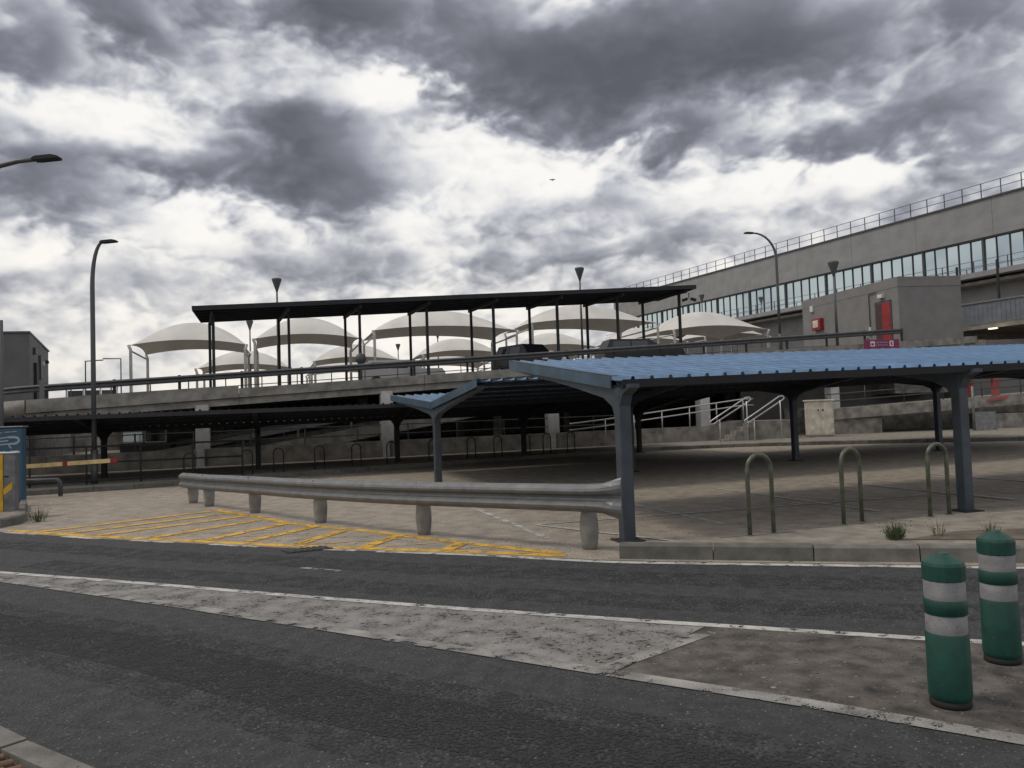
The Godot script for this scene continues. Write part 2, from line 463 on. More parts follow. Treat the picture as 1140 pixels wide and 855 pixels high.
func ribbon(st: SurfaceTool, pts: Array, w0: float, w1: float, h: float) -> void:   # a flat stripe along [x, d] points from w0 to w1 beside them
	for i in pts.size() - 1:
		var q := []
		for k in [i, i + 1]:
			var a: Vector2 = Vector2(pts[maxi(k - 1, 0)][0], pts[maxi(k - 1, 0)][1])
			var b: Vector2 = Vector2(pts[mini(k + 1, pts.size() - 1)][0], pts[mini(k + 1, pts.size() - 1)][1])
			var t := (b - a).normalized()
			var s := Vector2(-t.y, t.x)
			var p := Vector2(pts[k][0], pts[k][1])
			q.append(V(p.x + s.x * w0, h, p.y + s.y * w0))
			q.append(V(p.x + s.x * w1, h, p.y + s.y * w1))
		quad(st, q[0], q[2], q[3], q[1])

func flat_poly(st: SurfaceTool, pts: Array, h) -> void:
	var poly := PackedVector2Array()
	for p in pts: poly.append(Vector2(p[0], p[1]))
	var t := Geometry2D.triangulate_polygon(poly)
	for k in t:
		var hh: float = h if not (h is Callable) else h.call(poly[k].x, poly[k].y)
		st.add_vertex(V(poly[k].x, hh, poly[k].y))

func kerb_run(parent: Node3D, pts: Array, base, height: float, width: float, each: float, mats: Array) -> void:   # kerb stones, one mesh each, laid to the left of the way
	var total := 0.0
	for i in pts.size() - 1: total += Vector2(pts[i][0], pts[i][1]).distance_to(Vector2(pts[i + 1][0], pts[i + 1][1]))
	var n := int(round(total / each))
	var at := func(s: float) -> Vector2:
		for i in pts.size() - 1:
			var a := Vector2(pts[i][0], pts[i][1])
			var b := Vector2(pts[i + 1][0], pts[i + 1][1])
			var l := a.distance_to(b)
			if s <= l or i == pts.size() - 2: return a + (b - a) * (s / l)
			s -= l
		return Vector2.ZERO
	var r := minf(0.025, height * 0.2)
	for k in n:
		var a: Vector2 = at.call(total * k / n + 0.006)
		var b: Vector2 = at.call(total * (k + 1) / n - 0.006)
		var t := (b - a).normalized()
		var s := Vector2(-t.y, t.x)
		var hb: float = base if not (base is Callable) else base.call(a.x, a.y)
		hb += rng.randf_range(-0.006, 0.006)
		var sh := rng.randf_range(-0.006, 0.006)
		var poly := PackedVector2Array([Vector2(sh, -0.1), Vector2(sh + 0.01, height - r), Vector2(sh + 0.01 + r, height), Vector2(width, height), Vector2(width, -0.1)])
		var st := mb()
		extrude(st, poly, V(a.x, hb, a.y), V(s.x, 0, s.y), Vector3.UP, V(b.x - a.x, 0, b.y - a.y))
		obj("kerb_stone", st, mats[rng.randi() % mats.size()], parent)

func structure(called: String, st: SurfaceTool, m: Material, normals := true) -> MeshInstance3D:
	if normals: st.generate_normals()
	var o := MeshInstance3D.new()
	o.mesh = st.commit()
	o.material_override = m
	o.name = numbered(called)
	add_child(o)
	o.set_meta("kind", "structure")
	return o

func make_ground() -> void:
	var flat := func(_x, _d): return 0.0
	var edge := func(x): return along(EDGE, x)
	# wide ground that reaches the horizon
	var st := mb()
	quad(st, V(-900, -0.12, -300), V(-900, -0.12, 1500), V(900, -0.12, 1500), V(900, -0.12, -300))
	structure("ground", st, M.lot_far)
	# the road
	var tint_road := func(_x, _d): return Color.WHITE
	st = mb(true)
	strip(st, -14.0, 14.0, 0.25, func(x): return minf(-1.0, along(EDGE, x) - 4.0), edge, 60, flat, tint_road)
	structure("road", st, M.asphalt)
	st = mb(true)
	strip(st, -60.0, -14.0, 2.0, func(_x): return -40.0, edge, 10, flat, tint_road)
	structure("road", st, M.asphalt)
	st = mb(true)
	strip(st, 14.0, 60.0, 2.0, func(_x): return -40.0, edge, 10, flat, tint_road)
	structure("road", st, M.asphalt)
	st = mb(true)
	strip(st, -14.0, 14.0, 2.0, func(_x): return -40.0, func(x): return minf(-1.0, along(EDGE, x) - 4.0), 6, flat, tint_road)
	structure("road", st, M.asphalt)
	# the parking lot
	var tint_lot := func(_x, _d): return Color.WHITE
	st = mb(true)
	strip(st, -60.0, 60.0, 0.5, edge, func(x): return maxf(along(FAR_KERB, x), along(EDGE, x) + 0.5), 44, g, tint_lot)
	structure("parking_lot", st, M.lot)
	# the far pavement behind the shelters
	st = mb(true)
	strip(st, -60.0, 60.0, 1.0, func(x): return maxf(along(FAR_KERB, x) + 0.14, along(EDGE, x) + 0.7), func(_x): return 110.0, 30, func(x, d): return g(x, d) + 0.145, func(_x, _d): return Color.WHITE)
	var pv := structure("far_pavement", st, M.pavement)
	kerb_run(pv, FAR_KERB.slice(1, 12), g, 0.15, 0.15, 1.0, [M.kerb, M.kerb_b])
	# painted lines on the road: the edge line, dashed then solid
	var line := func(m, called, pts, w0, w1, h):
		var s2 := mb()
		ribbon(s2, pts, w0, w1, h)
		return structure(called, s2, m)
	for k in 9:
		var a := -14.2 + k * 1.42
		if a > -2.2: break
		var pts := []
		for q in 5:
			var x := a + q * 0.2
			pts.append([x, along(EDGE, x) - 0.02])
		line.call(M.white_line, "painted_dash", pts, -0.06, 0.06, 0.004)
	var pts := []
	for q in 70:
		var x := -1.75 + q * 0.25
		pts.append([x, along(EDGE, x) - 0.03 - 0.09 * clampf(x + 0.6, 0.0, 1.0)])
	line.call(M.white_line, "painted_edge_line", pts, -0.06, 0.06, 0.004)
	# the painted gore and the median behind it
	var up := [[-30.0, 22.6], [-12.0, 12.35], [-6.08, 9.36], [-3.94, 8.39], [-2.1, 7.51], [-0.45, 6.76], [0.84, 6.22], [1.83, 5.83], [2.78, 5.45], [3.3, 5.26], [8.0, 3.5], [20.0, -1.0]]
	var lo := LOW_LINE
	var gu := []
	var gl := []
	for q in 41:
		var x := lerpf(-12.0, 1.4, q / 40.0)
		gu.append([x, along(up, x)])
	for q in 41:
		var x := lerpf(-12.0, 0.55, q / 40.0)
		gl.append([x, along(lo, x)])
	gl.reverse()
	st = mb()
	flat_poly(st, gu + gl, 0.003)
	structure("painted_gore", st, M.worn_white)
	st = mb()
	var mu := []
	for q in 30:
		var x := lerpf(1.42, 12.0, q / 29.0)
		mu.append([x, along(up, x)])
	var ml := []
	for q in 30:
		var x := lerpf(0.57, 6.0, q / 29.0)
		ml.append([x, along(lo, x)])
	ml.reverse()
	flat_poly(st, mu + ml, 0.0035)
	structure("median", st, M.median)
	line.call(M.white_line, "painted_gore_line", up.slice(1, 11), -0.05, 0.05, 0.0065)
	line.call(M.pale_line, "painted_gore_line", lo.slice(1, 11), -0.06, 0.07, 0.006)
	line.call(M.pale_line, "painted_gore_line", [[0.55, 5.02], [1.4, 5.78]], -0.02, 0.1, 0.007)
	line.call(M.pale_line, "worn_dash", [[-2.45, 9.0], [-1.95, 8.72]], -0.04, 0.04, 0.004)
	# oil and tyre rubber, broken into specks, along the lanes
	var band := func(base: Array, off: float, x0: float, x1: float) -> Array:
		var o := []
		for q in 40:
			var x := lerpf(x0, x1, q / 39.0)
			o.append([x, along(base, x) - off + 0.05 * sin(x * 1.7)])
		return o
	line.call(M.oil_thin, "oil_stain", band.call(LOW_LINE, 1.3, -9.0, 3.2), -0.55, 0.55, 0.0022)
	line.call(M.oil, "oil_stain", band.call(LOW_LINE, 1.3, -9.0, 3.2), -0.28, 0.3, 0.0034)
	line.call(M.oil_thin, "oil_stain", band.call(EDGE, 0.95, -10.0, 8.0), -0.3, 0.3, 0.0022)
	line.call(M.oil_thin, "oil_stain", band.call(EDGE, 2.0, -6.0, 8.0), -0.25, 0.25, 0.0022)
	# the yellow hatched box
	var yb := []
	for q in 30:
		var x := lerpf(-8.6, 0.55, q / 29.0)
		yb.append([x, along(EDGE, x) + 0.16])
	line.call(M.yellow, "yellow_box_line", yb, -0.09, 0.09, 0.004)
	line.call(M.yellow, "yellow_box_line", [[-5.92, 15.66], [-4.4, 13.95], [-3.7, 13.08], [-2.13, 11.77], [-0.91, 10.56], [0.5, 9.34]], -0.08, 0.08, 0.0045)
	var hatch := [[-2.97, 10.78, -2.62, 11.98], [-1.99, 10.31, -1.65, 11.3], [-3.78, 11.2, -3.15, 12.67], [-4.48, 11.48, -3.79, 13.1], [-5.46, 11.92, -4.43, 13.72], [-6.54, 12.4, -4.92, 14.38], [-7.26, 12.75, -5.4, 14.95], [-7.9, 13.1, -5.91, 15.43], [-0.88, 9.85, -0.71, 10.4]]
	for hh in hatch: line.call(M.yellow, "yellow_hatch_line", [[hh[0], hh[1]], [hh[2], hh[3]]], -0.09, 0.09, 0.0085)
	for k in 8:
		var x := -7.6 + k * 0.95
		var l := 2.6 - k * 0.27
		line.call(M.faint_yellow, "faint_hatch_line", [[x, along(EDGE, x) + 0.3], [x + l, along(EDGE, x) + 0.25 + l * 0.18]], -0.035, 0.035, 0.0065)
	# parking bay lines on the lot
	for k in 5:
		var a := Vector2(0.4, 10.55) + Vector2(0.958, 0.287) * (k * 2.65)
		var b := a + Vector2(-0.287, 0.958) * 4.6
		line.call(M.white_line, "bay_line", [[a.x, a.y], [b.x, b.y]], -0.05, 0.05, 0.005 + maxf(g(a.x, a.y), g(b.x, b.y)))
	line.call(M.white_line, "bay_line", [[0.3, 11.9], [14.0, 16.0]], -0.04, 0.04, 0.009)
	line.call(M.white_line, "bay_line", [[0.3, 11.85], [1.95, 9.95]], -0.04, 0.04, 0.0095)

func weed_tuft(label: String, at: Vector3, h: float, n: int, m: Material, group := "") -> void:
	var st := mb()
	for k in n:
		var a := rng.randf() * TAU
		var r := rng.randf() * h * 0.45
		var p := Vector3(cos(a) * r, 0, sin(a) * r)
		var lean := Vector3(cos(a), 0, sin(a)) * h * rng.randf_range(0.1, 0.6)
		var hh := h * rng.randf_range(0.35, 1.0)
		var w := Vector3(-sin(a), 0, cos(a)) * rng.randf_range(0.002, 0.005)
		var mid := p + lean * 0.4 + Vector3.UP * hh * 0.6
		var tip := p + lean + Vector3.UP * hh
		quad(st, p - w, p + w, mid + w, mid - w)
		tri(st, mid - w, mid + w, tip)
		for q in 4:
			var c := p.lerp(mid, rng.randf_range(0.3, 1.0)) if q < 3 else tip
			var o := Vector3(rng.randf_range(-1, 1), rng.randf_range(-0.2, 0.8), rng.randf_range(-1, 1)).normalized() * h * 0.09
			tri(st, c, c + o + Vector3(0, 0.004, 0), c + o * 0.6 + Vector3(0.005, -0.004, 0.004))
	var t := thing("weed", label, "weed", at, 0.0, group)
	obj("stems_and_leaves", st, m, t)

func make_island() -> void:
	# the triangular pavement on the right with its kerb
	var front := [[1.12, 8.86], [3.1, 8.33], [5.12, 7.85], [8.0, 7.04], [14.0, 5.74], [22.0, 4.2]]
	var fi := [[1.28, 8.95], [3.14, 8.47], [5.15, 8.0], [8.04, 7.19], [14.0, 5.89], [22.0, 4.35]]
	var back := [[22.0, 14.6], [14.0, 12.75], [9.0, 11.35], [6.84, 10.73], [5.42, 10.34], [3.72, 9.62], [2.29, 9.2]]
	var st := mb()
	flat_poly(st, fi + back, 0.15)
	var o := structure("pavement", st, M.pavement)
	kerb_run(o, front, 0.0, 0.165, 0.15, 1.03, [M.kerb, M.kerb_b])
	var b2 := back.duplicate()
	kerb_run(o, b2, 0.0, 0.15, 0.1, 1.0, [M.kerb, M.kerb_b])
	st = mb()
	flat_poly(st, [[4.15, 8.55], [5.3, 8.3], [8.0, 7.6], [14.0, 6.3], [14.0, 7.4], [8.0, 8.5], [5.9, 9.05], [4.95, 9.0]], 0.156)
	structure("dirt_strip", st, M.dirt)
	weed_tuft("bushy green weed growing at the kerb of the triangular pavement", V(4.08, 0.15, 8.62), 0.2, 150, M.weed)
	weed_tuft("thin dry weed on the dirt strip beside the green weed", V(4.62, 0.155, 8.72), 0.2, 18, M.dry_weed)
	weed_tuft("small dry weed on the dirt strip behind the green bollards", V(5.2, 0.155, 8.75), 0.16, 26, M.dry_weed)
	weed_tuft("weed in the corner of the ticket machine kerb", V(-8.85, 0.0, 14.7), 0.34, 70, M.weed)
	# the pavement at the near left with its kerb and brick paving
	var nk := [[-14.0, 12.4], [-6.0, 6.7], [-2.71, 4.16], [-2.32, 3.89], [-1.9, 3.6], [-0.6, 2.75], [1.5, 1.2]]
	st = mb()
	flat_poly(st, [[-14.0, 12.2], [-6.0, 6.55], [-2.78, 4.04], [-2.39, 3.77], [-1.97, 3.48], [-0.7, 2.6], [1.4, 1.05], [1.4, -6.0], [-14.0, -6.0]], 0.085)
	o = structure("near_pavement", st, M.dirt)
	var rev := nk.duplicate()
	rev.reverse()
	kerb_run(o, rev, 0.0, 0.12, 0.15, 0.95, [M.kerb])
	var dirv := Vector2(0.79, -0.61)
	var nrm := Vector2(-0.61, -0.79)
	var pm := []
	for k in 3:
		var s2 := mb()
		cham_box(s2, Vector3.ZERO, Vector3(0.096, 0.06, 0.046), 0.008)
		pm.append(mesh_of(s2))
	for i in 24:
		for j in 7:
			var p := Vector2(-2.79, 4.03) + dirv * (i * 0.104 + (j % 2) * 0.052 - 0.4) + nrm * (0.035 + j * 0.054)
			inst("paver", pm[(i + j) % 3], M.brick_paver, o, Transform3D(Basis(Vector3.UP, 0.657), V(p.x, 0.085 + rng.randf_range(-0.004, 0.004), p.y)))
	# storm drain at the edge of the road
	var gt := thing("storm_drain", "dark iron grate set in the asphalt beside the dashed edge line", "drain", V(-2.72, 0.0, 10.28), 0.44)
	st = mb()
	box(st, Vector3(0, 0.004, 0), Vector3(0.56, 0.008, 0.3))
	obj("pit_shade_slab", st, M.black, gt)  # raised black slab, its colour stands for the shade below the bars
	for k in 7:
		st = mb()
		box(st, Vector3(-0.24 + k * 0.08, 0.011, 0), Vector3(0.03, 0.014, 0.3), Basis(Vector3.UP, 0.35))
		obj("bar", st, M.galv_dark, gt)

# ------------------------------------------------------------------ objects near the road
func make_bollard(at: Vector3, label: String) -> void:
	var t := thing("bollard", label, "bollard", at, rng.randf(), "green bollards on the median")
	var st := mb(true)
	lathe(st, [Vector2(0, 0), Vector2(0.1, 0), Vector2(0.103, 0.012), Vector2(0.1, 0.03), Vector2(0.094, 0.035)], 28)
	obj("base_ring", st, M.black, t)
	st = mb(true)
	lathe(st, [Vector2(0.094, 0.032), Vector2(0.104, 0.045), Vector2(0.106, 0.06), Vector2(0.1055, 0.375), Vector2(0.102, 0.382)], 28)
	obj("body", st, M.green_plastic, t)
	for k in 2:
		var y := 0.382 + k * 0.178
		st = mb(true)
		lathe(st, [Vector2(0.1, y - 0.002), Vector2(0.1005, y), Vector2(0.1005, y + 0.094), Vector2(0.1, y + 0.096)], 28)
		obj("reflective_band", st, M.reflective, t)
		if k == 0:
			st = mb(true)
			lathe(st, [Vector2(0.099, y + 0.094), Vector2(0.105, y + 0.1), Vector2(0.1055, y + 0.17), Vector2(0.1, y + 0.178)], 28)
			obj("body", st, M.green_plastic, t)
	st = mb()
	var prof := [Vector2(0.1, 0.654), Vector2(0.1055, 0.66), Vector2(0.1055, 0.735), Vector2(0.1, 0.752), Vector2(0.035, 0.79), Vector2(0.03, 0.798), Vector2(0, 0.8)]
	lathe(st, prof, 16)
	obj("cap", st, M.green_plastic, t)

func make_hoop(at: Vector3, turn: float, label: String, group: String, m: Material, w := 0.36, h := 0.9) -> Node3D:
	var t := thing("hoop_stand", label, "hoop stand", at, turn, group)
	var st := mb(true)
	var pts := [Vector3(-w / 2, -0.02, 0), Vector3(-w / 2, h - w * 0.5, 0)]
	for k in range(1, 10):
		var a := PI - PI * k / 10.0
		pts.append(Vector3(cos(a) * w / 2, h - w * 0.5 + sin(a) * w * 0.5, 0))
	pts.append(Vector3(w / 2, h - w * 0.5, 0)); pts.append(Vector3(w / 2, -0.02, 0))
	tube(st, pts, 0.026 if h > 0.8 else 0.019, 10)
	obj("hoop", st, m, t)
	for s in [-1, 1]:
		st = mb(true)
		lathe(st, [Vector2(0.05, 0), Vector2(0.05, 0.008), Vector2(0.028, 0.012)], 12, Vector3(s * w / 2, 0, 0))
		obj("foot_plate", st, m, t)
	return t

func w_profile(s := 1.0) -> PackedVector2Array:   # the folded section of a crash barrier, (out, up)
	var f := [Vector2(0.0, 0.165), Vector2(0.035, 0.15), Vector2(0.085, 0.115), Vector2(0.095, 0.085), Vector2(0.085, 0.055), Vector2(0.03, 0.025), Vector2(0.022, 0.0), Vector2(0.03, -0.025), Vector2(0.085, -0.055), Vector2(0.095, -0.085), Vector2(0.085, -0.115), Vector2(0.035, -0.15), Vector2(0.0, -0.165)]
	var p := PackedVector2Array()
	for v in f: p.append(v * s)
	for i in range(f.size() - 1, -1, -1): p.append(f[i] * s + Vector2(-0.012, 0.0))
	return p

func make_guardrail() -> void:
	var t := thing("crash_barrier", "galvanised crash barrier on stubby grey posts beside the yellow hatching", "crash barrier")
	var posts := [[-7.05, 17.36], [-6.37, 16.5], [-4.9, 14.92], [-3.22, 13.07], [-1.32, 11.3], [0.87, 9.6]]
	var y := 0.62
	var prev := []
	for i in posts.size():
		var p := V(posts[i][0], g(posts[i][0], posts[i][1]), posts[i][1])
		var s := mb(true)
		lathe(s, [Vector2(0.0, 0.0), Vector2(0.088, 0.0), Vector2(0.1, 0.08), Vector2(0.113, 0.22), Vector2(0.11, 0.34), Vector2(0.094, 0.44), Vector2(0.08, 0.462), Vector2(0.0, 0.465)], 20, p)
		obj("post_sleeve", s, M.sleeve, t)
		s = mb()
		box(s, p + Vector3(0, 0.47 - 0.06 * clampf((0.9 - posts[i][0]) / 8.2, 0.0, 1.0), 0), Vector3(0.1, 0.3, 0.1), Basis(Vector3.UP, 0.7))
		obj("post", s, M.galv_dark, t)
	# one rail between each pair of posts, bent smoothly
	var line := [[-7.35, 17.6], [-7.05, 17.25], [-6.37, 16.4], [-5.6, 15.6], [-4.9, 14.83], [-4.05, 13.85], [-3.22, 12.98], [-2.3, 12.08], [-1.32, 11.21], [-0.2, 10.33], [0.86, 9.5], [1.02, 9.38], [1.13, 9.3], [1.22, 9.27]]
	var pts := []
	for q in line: pts.append(V(q[0], y - 0.13 * clampf((0.9 - q[0]) / 8.2, 0.0, 1.0), q[1] - 0.06))
	for seg in [[0, 4], [4, 6], [6, 8], [8, 10]]:
		var s := mb()
		var pp: Array = pts.slice(seg[0], seg[1] + 1)
		for i in pp.size(): pp[i] += Vector3(0, 0.0008 * seg[0], 0.0016 * seg[0])
		sweep(s, pp, w_profile())
		obj("rail", s, M.galv, t)
	var s := mb()
	sweep(s, pts.slice(10, 14).map(func(p): return p + Vector3(0, 0.009, 0.018)), w_profile(), [Vector2(1, 1), Vector2(0.95, 1.08), Vector2(0.7, 1.3), Vector2(0.45, 1.48)])
	obj("flared_end", s, M.galv, t)
	for i in posts.size():
		for k in [-0.06, 0.06]:
			var p: Vector3 = V(posts[i][0] - 0.01, y - 0.13 * clampf((0.9 - posts[i][0]) / 8.2, 0.0, 1.0), posts[i][1] - 0.2) + Vector3(k, 0.145, k * 0.85)
			s = mb()
			lathe(s, [Vector2(0.014, -0.02), Vector2(0.014, 0.004), Vector2(0, 0.01)], 8, p)
			obj("bolt", s, M.rubber, t)

func make_entry() -> void:
	# ticket machine on its kerb, blue sign board, barrier arm, low rail: the car park entrance at the left
	var st := mb()
	flat_poly(st, [[-14.0, 16.5], [-9.15, 14.0], [-9.12, 14.55], [-10.25, 16.4], [-11.45, 18.3], [-13.5, 18.95]], 0.15)
	var o := structure("entrance_island", st, M.pavement)
	kerb_run(o, [[-14.0, 16.3], [-9.0, 13.75], [-8.98, 14.6], [-10.1, 16.4], [-11.3, 18.4], [-13.4, 19.1]], 0.0, 0.155, 0.14, 0.7, [M.kerb, M.kerb_b])
	var t := thing("ticket_machine", "ticket machine with a yellow side and a grey front on a kerb", "ticket machine", V(-10.02, 0.08, 15.5), 0.42)
	st = mb()
	cham_box(st, Vector3(0, 0.03, 0), Vector3(0.52, 0.06, 0.5), 0.01)
	obj("plinth", st, M.rubber, t)
	st = mb()
	cham_box(st, Vector3(0.15, 0.62, 0), Vector3(0.2, 1.12, 0.44), 0.012)
	obj("front_panel", st, M.galv, t)
	st = mb()
	cham_box(st, Vector3(-0.105, 0.62, 0), Vector3(0.3, 1.12, 0.444), 0.012)
	obj("side_panel", st, M.yellow_paint, t)
	st = mb()
	cham_box(st, Vector3(0, 1.195, 0), Vector3(0.54, 0.028, 0.48), 0.008)
	obj("lid", st, M.white, t)
	st = mb()
	cham_box(st, Vector3(0.1, 0.74, 0.232), Vector3(0.08, 0.022, 0.02), 0.004)
	obj("ticket_slot", st, M.black, t)
	st = mb()
	extrude(st, PackedVector2Array([Vector2(0.05, 0.38), Vector2(0.2, 0.5), Vector2(0.2, 0.64), Vector2(0.05, 0.5)]), Vector3(0, 0, 0.2245), Vector3.RIGHT, Vector3.UP, Vector3(0, 0, 0.003))
	obj("yellow_stripe", st, M.yellow_paint, t)
	# the sign board
	t = thing("parking_sign", "blue car park sign board with a pale emblem behind the ticket machine", "sign", V(-11.48, 0.12, 18.0), 0.12)
	st = mb()
	cham_box(st, Vector3(-0.35, 0.84, 0), Vector3(1.35, 1.66, 0.22), 0.02)
	obj("board", st, M.sign_blue, t)
	st = mb()
	cham_box(st, Vector3(-0.35, 1.685, 0), Vector3(1.42, 0.03, 0.28), 0.008)
	obj("cap", st, M.galv, t)
	var pr := func(poly):
		var s2 := mb()
		extrude(s2, PackedVector2Array(poly), Vector3(0.06, 0, 0.112), Vector3.RIGHT, Vector3.UP, Vector3(0, 0, 0.004))
		obj("emblem_piece", s2, M.sign_print, t)
	# a wide letter P leaning on three speed lines
	for k in 3: pr.call([Vector2(-0.27, 1.27 + k * 0.07), Vector2(-0.02, 1.29 + k * 0.075), Vector2(-0.02, 1.32 + k * 0.075), Vector2(-0.27, 1.3 + k * 0.07)])
	pr.call([Vector2(-0.27, 1.22), Vector2(-0.24, 1.22), Vector2(-0.24, 1.44), Vector2(-0.27, 1.44)])
	var ring := []
	for k in 17: ring.append(Vector2(0.1 + cos(PI / 2 - PI * k / 16.0) * 0.13, 1.38 + sin(PI / 2 - PI * k / 16.0) * 0.1))
	var inner := []
	for k in 17: inner.append(Vector2(0.1 + cos(-PI / 2 + PI * k / 16.0) * 0.08, 1.38 + sin(-PI / 2 + PI * k / 16.0) * 0.045))
	pr.call([Vector2(-0.02, 1.48)] + ring + [Vector2(0.0, 1.28), Vector2(0.06, 1.2), Vector2(0.02, 1.2), Vector2(-0.03, 1.28), Vector2(-0.03, 1.32), Vector2(0.1, 1.33)] + inner.slice(1) + [Vector2(-0.02, 1.43)])
	for q in [[-0.27, 1.12, 0.2], [0.02, 1.13, 0.18], [-0.1, 1.56, 0.14], [0.06, 1.565, 0.1], [-0.27, 1.545, 0.12]]:
		pr.call([Vector2(q[0], q[1]), Vector2(q[0] + q[2], q[1] + 0.005), Vector2(q[0] + q[2], q[1] + 0.025), Vector2(q[0], q[1] + 0.02)])
	# the tall pole beside the sign
	t = thing("sign_pole", "tall grey steel pole with short rungs behind the blue sign board", "pole", V(-12.95, 0.1, 20.0))
	st = mb(true)
	tube(st, [Vector3.ZERO, Vector3(0, 4.45, 0)], 0.058, 12)
	obj("pole", st, M.lamp_grey, t)
	for k in 3:
		st = mb()
		box(st, Vector3(-0.16, 3.1 + k * 0.42, 0), Vector3(0.3, 0.03, 0.05))
		obj("rung", st, M.galv, t)
	# barrier arm
	t = thing("boom_barrier", "cream barrier arm with red ends across the car park entrance", "barrier", V(-13.1, 0.1, 19.9), 0.0)
	st = mb()
	cham_box(st, Vector3(0, 0.5, 0), Vector3(0.36, 1.0, 0.36), 0.02)
	obj("cabinet", st, M.galv_dark, t)
	for a in [[0.28, 0.75, M.cream], [0.75, 0.92, M.red], [0.92, 1.9, M.cream], [1.9, 2.02, M.red], [2.02, 3.08, M.cream], [3.08, 3.25, M.red]]:
		st = mb()
		beam(st, Vector3(a[0], 0.7 + a[0] * 0.034, 0.24), Vector3(a[1], 0.7 + a[1] * 0.034, 0.24), 0.05, 0.1)
		obj("arm_section", st, a[2], t)
	st = mb(true)
	tube(st, [Vector3(0.2, 0.71, 0.1), Vector3(0.2, 0.71, 0.27)], 0.06, 12)
	obj("hinge", st, M.galv_dark, t)
	# low rail like a bench
	t = thing("low_rail", "low bent steel rail in front of the left pedestrian fence", "rail", V(-11.9, 0.02, 20.4), 0.06)
	st = mb(true)
	tube(st, [Vector3(-1.7, 0, 0), Vector3(-1.7, 0.34, 0), Vector3(-1.62, 0.42, 0), Vector3(0.12, 0.42, 0), Vector3(0.2, 0.34, 0), Vector3(0.2, 0, 0)], 0.055, 12)
	obj("bar", st, M.galv_dark, t)

# ------------------------------------------------------------------ shelters
func rib_sheet(w: float, l: float) -> ArrayMesh:   # ribbed roofing sheet: x across 0..w, z from 0 to -l
	var n := int(round(w / 0.26))
	var top := []
	for k in n:
		var x := k * w / n
		top.append_array([Vector2(x, 0), Vector2(x + 0.17, 0), Vector2(x + 0.19, 0.055), Vector2(x + 0.225, 0.055), Vector2(x + 0.245, 0)])
	top.append(Vector2(w - 0.003, 0))
	var st := mb()
	for i in top.size() - 1:
		var a: Vector2 = top[i]
		var b: Vector2 = top[i + 1]
		for lay in [0.0, -0.004]:
			var p := [Vector3(a.x, a.y + lay, 0), Vector3(b.x, b.y + lay, 0), Vector3(b.x, b.y + lay, -l), Vector3(a.x, a.y + lay, -l)]
			if lay == 0.0: quad(st, p[3], p[2], p[1], p[0])
			else: quad(st, p[0], p[1], p[2], p[3])
		quad(st, Vector3(a.x, a.y, 0), Vector3(b.x, b.y, 0), Vector3(b.x, b.y - 0.004, 0), Vector3(a.x, a.y - 0.004, 0))
		quad(st, Vector3(a.x, a.y, -l), Vector3(b.x, b.y, -l), Vector3(b.x, b.y - 0.004, -l), Vector3(a.x, a.y - 0.004, -l))
	return mesh_of(st)

